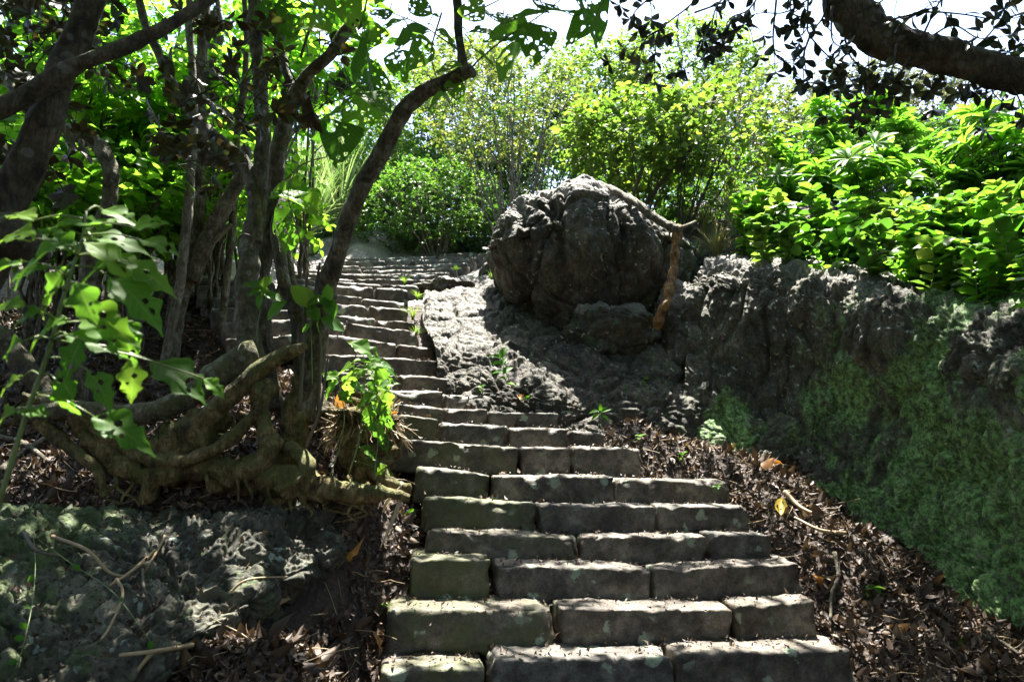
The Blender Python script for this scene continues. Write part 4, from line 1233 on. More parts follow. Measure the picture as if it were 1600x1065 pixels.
# background saplings in the thicket
for k in range(15):
    x = [20, 60, 95, 170, 235, 330, 350, 180, 20, 120, 250, 75, 215, 375, 140][k]
    Y = 7.2 + 2.2 * ((k * 7) % 5) / 5
    b = W(x, 430, Y); b[2] = gz(b[0], b[1]) - .1
    p = wander(b, [R(.3), R(.2), 1], R(2.6, 4.0), 14, .1, .1)
    m_ = MB(); tube(m_, p, np.linspace(R(.015, .028), .01, 15), 8, R(0, 1), bump=.01)
    root = thing('thin_sapling', b, 'thin bare sapling stem half lost in the dim thicket behind', 'sapling', 'thin saplings in the dim thicket')
    m_.build('trunk', M[['bark', 'bark_dark', 'bark_pale'][k % 3]], root)
    m_ = MB()
    for _ in range(4):
        q = wander(p[random.randint(5, 13)], [R(1), R(.6), .8], R(.5, 1.0), 7, .2, .08)
        tube(m_, q, np.linspace(.012, .005, 8), 5, R(0, 1))
    m_.build('branch', M['twig'], root)

# ------------------------------------------------------------------ lobed plant close at the left
LB = [(117, 343, 95, 20), (186, 330, 70, 350), (50, 393, 105, 195), (43, 421, 62, 190), (177, 399, 100, 335), (186, 369, 84, 10), (82, 442, 68, 240), (216, 460, 120, 330), (160, 494, 100, 340), (145, 529, 90, 350),
      (65, 512, 84, 200), (35, 490, 62, 180), (199, 542, 66, 290), (13, 473, 52, 170), (207, 594, 66, 280), (99, 600, 58, 120), (97, 626, 62, 280), (13, 594, 44, 200), (281, 585, 116, 335), (337, 602, 44, 330),
      (190, 663, 100, 345), (52, 641, 50, 160), (130, 470, 80, 300), (20, 360, 80, 160), (90, 370, 70, 140), (230, 345, 60, 20), (235, 425, 80, 345), (70, 470, 60, 220), (140, 420, 70, 190), (10, 540, 60, 190), (-10, 420, 90, 200), (30, 330, 70, 150), (200, 400, 80, 10), (110, 560, 70, 250), (0, 650, 60, 200), (160, 600, 70, 320), (250, 380, 70, 350), (205, 515, 60, 320), (150, 352, 60, 60)]
shoot_plant('broadleaf_sapling', [(-6, 800, 1.30), (39, 654, 1.3), (78, 542, 1.3), (104, 447, 1.3), (127, 380, 1.3), (135, 330, 1.3)],
            [(x, y, z * .88, a, 1.3 + R(.12)) for x, y, z, a in LB], 'green sapling with lobed leaves close at the left edge, one stem', r=.0042, mat='l_bright')

# dark brownish rosettes of the bough crossing the upper left
def rosette_tree(name, spots, label, T, size, mat, smat, nl=(7, 12), Yr=(2.6, 3.6), tl=.3, cat='tree', hang=.0, link=None, root=None, extra=0):
    root = root or thing(name, W(*spots[0], Yr[0]), label, cat)
    s_, l_ = MB(), MB()
    for (x, y) in spots:
        Y = R(*Yr)
        c = W(x, y, Y)
        st = c + np.array([R(tl), R(tl), R(-.2, 1) * tl]) if link is None else link(c)
        p = cr([st, (st + c) / 2 + rvec(1, .04)[0], c], 8)
        tube(s_, p, np.linspace(.0045, .002, 8), 4, R(0, 1))
        leaves_on(l_, p, T, size, per=extra, whorl=random.randint(*nl), start=.35, droop=hang)
        for _ in range(2):
            q = wander(p[random.randint(2, 5)], rvec(1)[0], R(.08, .2), 4, .25)
            tube(s_, q, np.linspace(.0025, .0012, 5), 4, R(0, 1))
            leaves_on(l_, q, T, size, per=2, whorl=random.randint(3, 6), droop=hang)
    s_.build('twigs', M[smat], root); l_.build('foliage', M[mat], root)
    return root
sp = [(R(-20, 180), R(-10, 250)) for _ in range(20)] + [(R(180, 380), R(110, 250)) for _ in range(10)] + [(R(0, 400), R(-20, 50)) for _ in range(9)] + \
     [(455, 165), (470, 155), (478, 185), (462, 198), (448, 175), (490, 175), (250, 205), (275, 190), (255, 225), (20, 250), (60, 270), (330, 255), (100, 300), (280, 240), (345, 120), (360, 100)]
rosette_tree('rosette_tree', sp, 'shaded tree with brownish leaf rosettes hanging across the upper left', T_OB, .075, 'l_brown', 'twig_dark', Yr=(2.5, 4.0))

# ------------------------------------------------------------------ bright thicket behind on the left
def gb(px, py, Y):
    b = W(px, py, Y); b[2] = gz(b[0], b[1])
    if px > 1050 and Y < 9:                       # the wall's crest lies above the soil there
        h = drop(b[0], b[1])
        if h[0] is not None: b[2] = max(b[2], h[0].z - .03)
    return b
def rr(rx, ry, dY, Y): return (rx * Y / F, dY, ry * Y / F)
TH = [  # px, py, Y, rx, ry, depth, leaf size, twigs, material
 (60, 60, 9.5, 190, 130, 1.0, .13, 260, 'l_glow', 'wide tree of big bright leaves filling the top left corner'),
 (230, 110, 10.3, 150, 130, 1.0, .12, 230, 'l_glow', 'broad leaved tree glowing behind the slender stems, left of the twin trunks'),
 (360, 60, 9.8, 110, 120, .9, .13, 200, 'l_glow', 'large leaved tree behind the mossy trunk at the top'),
 (70, 250, 6.9, 150, 110, .9, .10, 220, 'l_bright', 'green bush behind the thick leaning trunk at the left edge'),
 (240, 270, 7.3, 130, 90, .9, .11, 200, 'l_glow', 'bright bush between the slender stems below the boughs'),
 (345, 215, 7.0, 75, 110, .8, .11, 160, 'l_glow', 'sunny bush seen between twin stems and the mossy trunk'),
 (480, 60, 8.2, 90, 90, .8, .14, 120, 'l_glow', 'sunlit large leaved sapling behind the upper fork of the trunk'),
 (120, 360, 6.4, 190, 60, .8, .09, 200, 'l_bright', 'low dim bush behind the lobed sapling'),
 (325, 330, 8.3, 80, 50, .6, .08, 110, 'l_glow', 'low bright bush at the left end of the bare slope'),
 (-120, 200, 7.0, 160, 260, 1.0, .11, 220, 'l_bright', 'leafy tree beyond the left edge behind the thick trunk'),
 (200, 330, 6.0, 80, 45, .6, .12, 60, 'l_glow', 'loose sprays of bright leaves between the grey twisted stem and the fork'),
 (335, 290, 6.4, 60, 60, .6, .12, 60, 'l_glow', 'bright loose bush right behind the forked brown stem'),
 (60, 290, 5.6, 90, 60, .6, .12, 60, 'l_glow', 'loose bright bush behind the thick leaning trunk'),
 (440, 320, 8.0, 40, 50, .5, .11, 50, 'l_glow', 'small bright bush at the foot of the silver grass'),
 (270, 190, 6.8, 120, 70, .6, .13, 90, 'l_glow', 'hanging bright sprays above the fork of the brown stem'),
 (110, 110, 6.4, 130, 80, .6, .13, 90, 'l_glow', 'hanging bright sprays behind the lichen spotted bough'),
 (440, 130, 9.5, 60, 80, .6, .10, 90, 'l_glow', 'small bright tree between the mossy trunk and the fork'),
]
for (x, y, Y, rx, ry, dY, ls, nt_, mt, lab) in TH:
    crown_plant('thicket_tree' if ry > 85 else 'bush', gb(x, 420, Y), W(x, y, Y), rr(rx, ry, dY * .7, Y), lab, 'tree' if ry > 85 else 'bush', 'bright thicket at the left', 6, int(nt_ * (.75 if Y > 9.2 else 1.15)), .42, T_BROAD if ls > .1 else T_OV, ls, mt, 8, 0, 'bark', .022, droop=.3, up=.08, clump=.6)

# silver grass clumps beyond the bare slope
def grass_clump(b, n, L, name='silver_grass', label='', cat='grass clump', group=None, mat='l_blade', w=1.0, lean=.5, T=None):
    root = thing(name, b, label, cat, group)
    m_ = MB()
    for _ in range(n):
        a = R(0, 6.28); ln = L * R(.5, 1.1)
        out = np.array([math.cos(a), math.sin(a), 0])
        k = 9
        t = np.linspace(0, 1, k)[:, None]
        le = R(.15, 1) * lean
        P = b + out * R(.02, .14) * L * .5 + out * (t ** 1.8) * le * ln + np.array([0, 0, 1]) * (t - .55 * le * t ** 2.6) * ln
        sd = nrm(np.cross(out, [R(.3), R(.3), 1.0]))
        wd = (.5 * (1 - t ** 2) + .04) * .022 * w * R(.7, 1.3)
        V = np.stack([P - sd * wd, P + np.array([0, 0, -.2]) * wd, P + sd * wd], 1).reshape(-1, 3)
        m_.add(V, grid_faces(k, 3), random.random())
    m_.build('blades', M[mat], root)
    return root
GL = ['at the foot of the fork', 'just left of the leaning trunk', 'close behind the leaning trunk', 'rising above the bare slope', 'in front of the thicket edge', 'tallest one under the sky gap', 'low one right of the leaning trunk', 'half hidden by the trunk', 'drooping over the slope', 'next to the fine leaved shrub', 'far one below the sky gap', 'rear one beside the bushes']
for k, (x, y, Y, L) in enumerate([(445, 372, 11.0, 1.6), (485, 370, 11.6, 1.9), (530, 368, 12.2, 1.9), (470, 362, 12.8, 2.3), (425, 360, 12.0, 1.9), (515, 358, 13.4, 2.6), (575, 368, 12.8, 1.5), (550, 360, 13.4, 2.2), (455, 372, 10.6, 1.2), (600, 366, 13.2, 1.5), (490, 355, 14.2, 3.0), (560, 352, 14.5, 2.8)]):
    b = gb(x, y, Y)
    grass_clump(b, 130, L, label='clump of long arching silver grass ' + GL[k], group='silver grass clumps behind the slope', w=1.5, lean=.7)

# ------------------------------------------------------------------ shrubs beyond the top of the steps
fan = crown_plant('fan_shrub', gb(800, 330, 10.2), W(790, 165, 10.2), rr(150, 95, .9, 10.2), 'many stemmed pale shrub fanning out behind the boulder top', 'shrub', None, 20, 480, .30, T_OV, .062, 'l_olive', 9, 0, 'bark_pale', .018, start_spread=.12, clump=.9)
crown_plant('shrub', gb(690, 392, 11.6), W(680, 318, 11.4), rr(105, 62, .8, 11.4), 'low fine leaved shrub with curving pale branches at the top of the steps', 'shrub', None, 12, 620, .22, T_OV, .06, 'l_mid', 10, 0, 'bark_pale', .016, clump=.8)
SH = [
 (640, 190, 13.5, 85, 70, 1.0, .07, 300, 'l_yellow', 'sunlit leafy bush behind the bend of the leaning trunk'),
 (720, 130, 14.5, 90, 60, 1.0, .08, 260, 'l_olive', 'airy bush top under the hanging leaves'),
 (930, 140, 13.0, 90, 75, 1.0, .07, 330, 'l_yellow', 'upright airy tree right above the boulder'),
 (1075, 120, 13.2, 130, 75, 1.1, .07, 480, 'l_yellow', 'feathery light tree under the dark hanging twigs'),
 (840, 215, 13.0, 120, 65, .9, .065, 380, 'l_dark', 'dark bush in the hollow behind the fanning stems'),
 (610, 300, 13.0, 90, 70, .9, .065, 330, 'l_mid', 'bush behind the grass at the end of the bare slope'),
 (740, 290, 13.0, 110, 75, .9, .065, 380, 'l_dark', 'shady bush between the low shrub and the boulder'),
 (980, 235, 11.5, 120, 70, .8, .06, 360, 'l_mid', 'bush rising behind the right shoulder of the boulder'),
 (560, 235, 15.0, 90, 60, 1.0, .08, 240, 'l_mid', 'distant bush above the silver grass'),
 (1160, 200, 11.0, 90, 70, .9, .06, 300, 'l_olive', 'mid height bush left of the whorled plants'),
 (600, 374, 12.0, 60, 16, .5, .05, 150, 'l_mid', 'low green cushion at the upper rim of the bare slope'),
 (690, 378, 12.1, 70, 16, .4, .05, 130, 'l_mid', 'low green cushion above the thin upper steps'),
 (755, 376, 12.3, 50, 24, .5, .05, 150, 'l_dark', 'low dark cushion left of the boulder at the path top'),
 (500, 352, 12.9, 60, 22, .5, .06, 120, 'l_mid', 'low bush among the silver grass stems'),
 (1120, 330, 9.0, 70, 40, .5, .06, 170, 'l_mid', 'low bush filling the hollow behind the orange stem'),
 (1000, 315, 9.6, 80, 30, .5, .06, 170, 'l_mid', 'low bush along the back of the boulder shoulder'),
]
for (x, y, Y, rx, ry, dY, ls, nt_, mt, lab) in SH:
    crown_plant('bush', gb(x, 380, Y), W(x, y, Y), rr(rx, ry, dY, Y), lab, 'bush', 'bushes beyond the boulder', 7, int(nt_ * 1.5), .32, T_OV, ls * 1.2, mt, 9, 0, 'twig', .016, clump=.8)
# the yellow-green shrub right of the boulder
crown_plant('golden_shrub', gb(1000, 350, 8.6), W(995, 222, 8.5), rr(125, 78, .7, 8.5), 'yellow green shrub of stiff oval leaves above the boulder shoulder', 'shrub', None, 12, 520, .22, T_BROAD, .085, 'l_yellow', 7, 0, 'twig', .014, clump=.8)
crown_plant('golden_shrub', gb(1060, 350, 8.2), W(1120, 205, 8.0), rr(95, 75, .6, 8.0), 'sparse yellow green shrub with slanting dark stems right of the denser one', 'shrub', None, 9, 190, .24, T_BROAD, .08, 'l_yellow', 6, 0, 'twig_dark', .013, clump=1.0)
crown_plant('far_tree', gb(1400, 330, 15.5), W(1400, 180, 15.5), rr(175, 78, 1.3, 15.5), 'grey green tree far behind the whorled plants', 'tree', None, 14, 900, .4, T_OV, .095, 'l_grey', 9, 0, 'bark_dark', .04, clump=.5)
# closed thicket band behind everything on the skyline
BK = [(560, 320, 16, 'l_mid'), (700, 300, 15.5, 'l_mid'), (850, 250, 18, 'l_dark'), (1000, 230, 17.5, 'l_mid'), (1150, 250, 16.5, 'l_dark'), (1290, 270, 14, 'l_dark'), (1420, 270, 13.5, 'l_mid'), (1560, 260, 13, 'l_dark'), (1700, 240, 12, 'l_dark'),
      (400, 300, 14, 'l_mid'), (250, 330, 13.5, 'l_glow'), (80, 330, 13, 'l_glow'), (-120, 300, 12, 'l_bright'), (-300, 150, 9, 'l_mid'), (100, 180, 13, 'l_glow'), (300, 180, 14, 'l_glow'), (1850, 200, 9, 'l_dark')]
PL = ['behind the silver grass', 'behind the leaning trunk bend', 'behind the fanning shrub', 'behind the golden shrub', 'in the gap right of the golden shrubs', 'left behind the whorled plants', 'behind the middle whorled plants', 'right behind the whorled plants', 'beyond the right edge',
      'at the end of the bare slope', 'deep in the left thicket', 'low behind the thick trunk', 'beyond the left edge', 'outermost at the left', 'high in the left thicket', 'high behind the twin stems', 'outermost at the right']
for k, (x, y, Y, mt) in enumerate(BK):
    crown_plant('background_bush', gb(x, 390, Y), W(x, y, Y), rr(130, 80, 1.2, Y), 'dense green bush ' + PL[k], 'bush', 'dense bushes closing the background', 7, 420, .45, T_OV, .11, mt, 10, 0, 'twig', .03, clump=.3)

# dry fine grass and bamboo-like sprigs between boulder and wall
for k, (x, y, Y) in enumerate([(1085, 385, 7.6), (1120, 392, 7.4), (1150, 380, 7.8), (1100, 350, 8.2), (1180, 388, 7.3), (1140, 350, 8.4), (1070, 340, 8.6), (1185, 350, 8.2)]):
    grass_clump(gb(x, y, Y), 110, .42 + .12 * (k % 3), 'dry_grass', 'tuft of fine dry grass ' + ['beside the orange root', 'drooping over the wall end', 'behind the far wall end', 'under the sparse golden shrub', 'at the foot of the whorled plants', 'up behind the drooping tuft', 'beside the grey bough end', 'in the shade of the bushes'][k],
                'grass tuft', 'dry grass between boulder and wall', 'l_dry' if k % 2 else 'l_blade', .55, .8)
# fresh tufts at the right end of the steps
for k, (x, y, Y, L) in enumerate([(652, 470, 7.35, .16), (645, 500, 6.95, .20), (650, 528, 6.65, .16), (768, 440, 8.6, .22), (632, 446, 7.75, .16), (782, 425, 9.0, .2), (712, 425, 9.0, .12)]):
    b = gb(x, y, Y); b = W(x, y, Y)
    grass_clump(b, 34, L, 'grass_tuft', 'small fresh grass tuft ' + ['at the end of a thin upper step', 'largest beside the middle steps', 'lowest beside the middle steps', 'on bare rock left of the boulder', 'growing on a step corner', 'nearest the boulder left flank', 'between the uppermost block ends'][k],
                'grass tuft', 'fresh grass tufts beside the steps', 'l_yellow', .35, .9)

# ------------------------------------------------------------------ whorled plants and broad herbs on top of the wall
WH = [(1366, 150, 7.4, 1), (1256, 205, 7.2, 1), (1290, 168, 7.4, 1), (1328, 237, 6.8, 1), (1395, 172, 7.6, 1), (1420, 210, 7.2, 1), (1543, 180, 6.4, 1.1), (1560, 237, 6.0, 1), (1480, 225, 6.8, 1), (1240, 240, 7.0, .9), (1300, 205, 7.2, .9),
      (1380, 245, 6.6, 1), (1450, 250, 6.6, 1), (1510, 215, 6.4, 1), (1590, 200, 6.0, 1.1), (1215, 225, 7.6, .8), (1275, 260, 6.6, .9), (1335, 190, 7.6, .9), (1600, 260, 5.8, 1), (1420, 280, 6.3, .9), (1500, 275, 6.1, 1), (1225, 275, 6.9, .8), (1350, 285, 6.4, .9), (1440, 185, 8.0, .9), (1640, 220, 5.8, 1.1), (1680, 260, 5.4, 1.1),
      (1310, 150, 8.0, .8), (1345, 165, 7.8, .8), (1395, 215, 7.1, .9), (1250, 230, 7.3, .8), (1570, 215, 6.2, 1), (1470, 245, 6.9, 1)]
for k, (x, y, Y, sc) in enumerate(WH[:26]):
    Y += .45; top = W(x, y, Y); b = gb(x + R(25), 420, Y + .1)
    root = thing('whorled_plant', b, 'tall sunlit plant with whorls of long narrow leaves on dark stems', 'plant', 'whorled plants above the wall')
    s_, l_ = MB(), MB()
    p = cr([b, b * .6 + top * .4 + rvec(1, .06)[0], top], 12)
    tube(s_, p, np.linspace(.011, .006, 12), 6)
    ends = [(p, top)]
    for _ in range(5):
        i = random.randint(4, 9)
        e = p[i] + np.array([R(.28), R(.25), R(.10, .35)])
        q = cr([p[i], (p[i] + e) / 2 + np.array([0, 0, -.03]), e], 7)
        tube(s_, q, np.linspace(.007, .004, 7), 5)
        ends.append((q, e))
    for q, e in ends:
        leaves_on(l_, q, T_LANCE, .205 * sc, per=0, whorl=13, szv=.2)
        leaves_on(l_, q[:-1], T_LANCE, .19 * sc, per=0, whorl=6, szv=.2)
    s_.build('stems', M['twig_dark'], root); l_.build('foliage', M['l_bright'], root)
herb_sets = []
HB = []
rs = np.random.RandomState(5)
for k in range(58):
    x = rs.uniform(1175, 1700); t = rs.rand()
    Y = 7.35 - (x - 1175) / 520 * 2.6 - t * 1.0 + (rs.rand() - .3) * .5
    hh = .25 + .55 * (1 - t) * rs.uniform(.6, 1.2) + .1
    HB.append((x, Y, hh))
for (x, Y, hh) in HB:
    b = gb(x, 430, Y)
    root = thing('broadleaf_herb', b, 'upright herb with pairs of broad oval sunlit leaves on pale stem', 'plant', 'broad leaved herbs above the wall')
    s_, l_ = MB(), MB()
    for _ in range(random.randint(2, 3)):
        p = wander(b + np.array([R(.08), R(.08), -.03]), [R(.25), R(.25), 1], hh * R(.75, 1.25), 10, .07, .05)
        tube(s_, p, np.linspace(.005, .0028, 11), 5)
        n = int(4 + hh * 9)
        sz = R(.095, .15)
        leaves_on(l_, p, T_BROAD, sz, per=2 * n, whorl=5, start=.12, droop=.0, up=1.0, ang=1.15)
    s_.build('stems', M['green_stem'], root); l_.build('foliage', M[random.choice(['l_bright', 'l_mid', 'l_big', 'l_yellow'])], root)
# small herbs right on the wall edge
for k in range(16):
    x = 1190 + k * 27 + R(10); Y = 7.1 - (x - 1190) / 410 * 2.1 + R(.15)
    b = gb(x, 440, Y)
    root = thing('small_herb', b, 'low sunlit seedling with a few oval leaves on the wall edge', 'seedling', 'seedlings along the wall edge')
    l_ = MB()
    p = wander(b, [R(.3), -.2, 1], R(.12, .24), 6, .1)
    s_ = MB(); tube(s_, p, .003, 5)
    leaves_on(l_, p, T_BROAD, .09, per=4, whorl=5, droop=0, up=1)
    s_.build('stems', M['green_stem'], root); l_.build('foliage', M['l_bright'], root)

# ------------------------------------------------------------------ bough and hanging twigs at the upper right
rt = thing('overhanging_tree', W(1640, 135, 2.95), 'dark tree bough reaching in from the upper right with leathery hanging leaves', 'tree')
m_, bs_ = limb([(1270, -120, 3.3, 30), (1300, -30, 3.2, 32), (1330, 18, 3.2, 33), (1375, 52, 3.15, 31), (1430, 75, 3.1, 30), (1495, 92, 3.05, 29), (1560, 112, 3.0, 27), (1640, 135, 2.95, 28), (1800, 190, 2.8, 32), (2100, 400, 2.6, 42)], None, 22, .02, 9, .0)
m_.build('bough', M['bark_dark'], rt)
m_, _ = limb([(1320, 0, 3.2, 18), (1290, -60, 3.2, 16), (1200, -180, 3.3, 14), (1000, -420, 3.6, 12)], None, 12, .01, 9, 0)
m_.build('branch', M['bark_dark'], rt)
s_, l_ = MB(), MB()
TWG = [[(1310, -30), (1262, 0), (1225, 20), (1180, 22), (1150, 50)], [(1120, -60), (1087, 0), (1032, 46), (1024, 80), (1023, 128)], [(1264, -20), (1262, 30), (1268, 60), (1323, 118), (1349, 156), (1335, 180)],
       [(1264, 60), (1255, 90), (1256, 128)], [(1213, 0), (1208, 60), (1215, 90), (1240, 100)], [(1160, -30), (1120, 10), (1110, 60), (1100, 90)], [(1050, -30), (1000, 10), (985, 30)], [(1200, -30), (1170, 15), (1140, 30), (1128, 70)],
       [(1320, 60), (1330, 90), (1350, 105)], [(1400, 70), (1395, 105), (1378, 130)], [(1450, 85), (1440, 115), (1425, 135)], [(1480, 90), (1460, 120), (1455, 140)], [(1380, 60), (1375, 100), (1360, 115)], [(1360, 40), (1440, 20), (1500, 22), (1560, 30), (1620, 15)],
       [(1450, 60), (1490, 40), (1530, 60), (1580, 55)], [(1440, 60), (1470, 0), (1500, -30)], [(1500, 90), (1540, 60), (1570, 20), (1590, -20)], [(1560, 110), (1590, 150), (1600, 185)], [(1560, 112), (1550, 140), (1565, 160)], [(1340, 20), (1380, 0), (1400, -30)],
       [(1240, -20), (1235, 15), (1250, 30)], [(1085, 20), (1140, 0), (1180, -20)], [(1000, -30), (968, 8)], [(1290, 20), (1275, 40), (1240, 45)], [(1323, 118), (1300, 125), (1290, 130)], [(1300, 10), (1300, 60), (1315, 75)], [(1330, 80), (1310, 95), (1303, 110)],
       [(1600, 120), (1620, 60), (1640, 20)], [(1420, 90), (1400, 130), (1398, 150)], [(1032, 46), (1010, 60), (1000, 90)], [(1150, 50), (1130, 60), (1100, 60)], [(1525, 100), (1520, 130), (1500, 145)]]
for T_ in TWG:
    Y = R(2.85, 3.35)
    p = cr([W(x, y, Y + .05 * R(1)) for x, y in T_], 16)
    L = np.linalg.norm(np.diff(p, axis=0), axis=1).sum()
    tube(s_, p, np.linspace(.0055, .002, 16), 5, R(0, 1))
    leaves_on(l_, p, T_OB, .066, per=max(3, int(L * 15)), whorl=random.randint(4, 7), start=.2, droop=.35, up=.5)
    for _ in range(max(2, int(L * 7))):
        q = wander(p[random.randint(4, 15)], rvec(1)[0] * [1, .7, .6] + [0, 0, -.4], R(.07, .22), 6, .2, -.03)
        tube(s_, q, np.linspace(.003, .0013, 7), 4, R(0, 1))
        if random.random() < .75:
            leaves_on(l_, q, T_OB, .062, per=2, whorl=random.randint(2, 6), droop=.35, up=.5)
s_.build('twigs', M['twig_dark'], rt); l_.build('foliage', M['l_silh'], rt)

# ------------------------------------------------------------------ root-like bough lying on the boulder, orange where peeled
rb = thing('fallen_bough', W(1060, 365, 6.6), 'grey bough lying over the boulder shoulder and hanging down peeled orange', 'bough')
m_, _ = limb([(935, 286, 7.3, 5), (955, 296, 7.0, 6), (978, 308, 6.8, 6), (1000, 322, 6.6, 7), (1022, 338, 6.5, 7), (1045, 352, 6.4, 7), (1062, 360, 6.35, 7)], None, 12, .03, 9, .0); m_.build('grey_bough', M['bark_pale'], rb)
m_, _ = limb([(1060, 354, 6.4, 7), (1054, 385, 6.35, 7), (1053, 420, 6.3, 6.5), (1044, 455, 6.2, 8), (1041, 475, 6.15, 7), (1031, 500, 6.15, 8), (1028, 512, 6.2, 5)], None, 16, .04, 9, -.3); m_.build('peeled_stem', M['bark_orange'], rb)
m_, _ = limb([(1060, 358, 6.55, 4), (1074, 352, 6.6, 3), (1086, 346, 6.7, 2)], None, 8, .01, 9, .0); m_.build('side_branch', M['bark'], rb)
for k, L in enumerate(([(1000, 330, 8.2, 4), (1045, 270, 8.1, 4), (1095, 215, 8.0, 4), (1115, 160, 8.0, 3), (1120, 120, 8.0, 2)], [(985, 320, 8.3, 3), (1010, 250, 8.3, 3), (1050, 205, 8.2, 2), (1070, 170, 8.2, 2)])):
    m_, _ = limb(L, None, 7, .002, 9, 0)
    tag(m_.build('bare_stem', M['twig'] if k else M['bark_dark'], None), ['long dark bare stem slanting up right through the golden shrub', 'shorter dark bare stem rising through the golden shrub'][k], 'stem')

# ------------------------------------------------------------------ leaf litter
np.random.seed(11); random.seed(11)
P_, N_, Z_ = [], [], []
TWP = []
for _ in range(130000):
    Y = 2.2 + 6.2 * random.random() ** 1.25
    X = R(-.85, .80) * (Y + .3)
    h = drop(X, Y)
    if h[0] is None: continue
    p, n = h[0], h[1]
    if n.z < 0: n = -n
    px, py = to_px(np.array([p.x, p.y, p.z]))
    px, py = px[0], py[0]
    if px < -60 or px > 1660 or py > 1130: continue
    st = np.min(np.hypot(stepC[:, 0] - p.x, stepC[:, 1] - p.y))
    g0_ = float(ground_z(p.x, p.y, False)[0])
    onrock = h[2] >= NG
    # on treads, rocks or bare slope only a few crumbs
    k = 1.0
    if st < 1.15 and onrock: k = .16
    elif onrock: k = (.24 if p.x < -.6 and p.y < 4.6 else .06) if n.z > (.25 if p.x < -.6 else .6) else .0
    if bool(py < 560 and px > 600): k *= .03
    if py < 470: k *= .05
    if n.z < .35: k *= .6 if not onrock else .1
    if random.random() > k: continue
    P_.append([p.x, p.y, p.z]); N_.append([n.x, n.y, n.z]); Z_.append(onrock)
P_ = np.array(P_); N_ = np.array(N_); Z_ = np.array(Z_)
lm = MB()
idx = np.random.randint(0, 4, len(P_))
for k in range(4):
    q = idx == k
    n_ = nrm(N_[q] + rvec(q.sum(), .38))
    d = rvec(q.sum()); d -= n_ * (d * n_).sum(1)[:, None]
    sz = np.random.gamma(2.4, .0105, q.sum()) + .012
    sz = np.where(Z_[q], sz * .4, sz)
    scatter(lm, T_DEAD[k], P_[q] + N_[q] * np.random.uniform(.002, .022, (q.sum(), 1)), d + n_ * .15, n_, sz, np.random.beta(1.2, 2.6, q.sum()))
tag(lm.build('leaf_litter', M['litter']), 'dry brown fallen leaves covering the earth on both sides of the steps', 'leaf litter', kind='stuff')
tm = MB()
sel = np.where(~Z_ & (P_[:, 1] < 7))[0]
for i in np.random.choice(sel, 900):
    L = R(.05, .28); a = R(0, 6.28)
    p = wander(P_[i] + [0, 0, .015], [math.cos(a), math.sin(a), R(.12)], L, 5, .18, 0)
    for j in range(1, 6):
        p[j, 2] = max(p[j, 2], gz(p[j, 0], p[j, 1]) + .01)
    tube(tm, p, np.linspace(1, .6, 6) * R(.0012, .0042), 4, R(0, 1), cap=False)
tag(tm.build('twig_litter', M['straw']), 'small broken twigs and stalks strewn among the fallen leaves', 'twig litter', kind='stuff')

# ------------------------------------------------------------------ the leaf roof overhead that shades the lower steps, with gaps where the photo's sun flecks fall
cb = []
np.random.seed(21); random.seed(21)
sdir = Vector(-SUN)
CL = MB(); CT = MB()
cpos = []
for _ in range(7500):
    z = R(3.6, 5.8); y = R(2.4, 8.5); x = R(-5.0, 6.5)
    c = np.array([x, y, z + EZ])
    cpos.append(c)
keepP, keepD = [], []
for c in cpos:
    n = 8
    q = c + rvec(n, .13) * [1, 1, .6]
    u, v = to_px(q)
    for k in range(n):
        if v[k] > -24 and -40 < u[k] < 1640: continue
        h = BV.ray_cast(Vector(q[k]), sdir)
        if h[0] is None: continue
        hu, hv = to_px(np.array(h[0]))
        if hv[0] > 1400: op = .1
        else: op = openness(hu[0], hv[0])
        if random.random() < op: continue
        keepP.append(q[k]); keepD.append(q[k] - c)
keepP = np.array(keepP); keepD = np.array(keepD)
k = ~in_sun_way(keepP); keepP, keepD = keepP[k], keepD[k]
d = nrm(keepD * [1, 1, .3] + rvec(len(keepP), .08))
scatter(CL, T_SMALL, keepP, d, nrm(SUN * .6 + rvec(len(keepP), .45)), np.random.uniform(.07, .13, len(keepP)))
print('canopy leaves', len(keepP), 'litter', len(P_))
ot = thing('canopy_tree', (3.6, 2.4, .6), 'tall spreading tree whose leafy roof above the steps throws the dappled shade', 'tree')
tr = MB()
tk = cr([(3.9, 1.6, -.4 + EZ), (3.8, 2.0, 1.5 + EZ), (3.5, 2.8, 3.4 + EZ), (2.9, 3.6, 4.9 + EZ), (2.2, 4.4, 5.6 + EZ)], 40)
tube(tr, tk, np.linspace(.16, .07, 40), 14, bump=.02)
tr.build('trunk', M['bark'], ot)
for e in ((-3.5, 5.0, 5.2), (-1.0, 7.4, 5.9), (1.5, 8.0, 6.0), (5.0, 6.0, 5.6), (-2.5, 3.4, 4.6), (.2, 4.2, 5.0)):
    b_ = MB(); st_ = tk[34 if e[0] > -2 else 38]
    en = np.array([e[0], e[1], e[2] + EZ])
    tube(b_, cr([st_, (st_ + en) / 2 + np.array([0, .1, .3]), en], 24), np.linspace(.06, .018, 24), 8, bump=.008)
    b_.build('branch', M['bark'], ot)
CL.build('crown', M['l_dark'], ot)
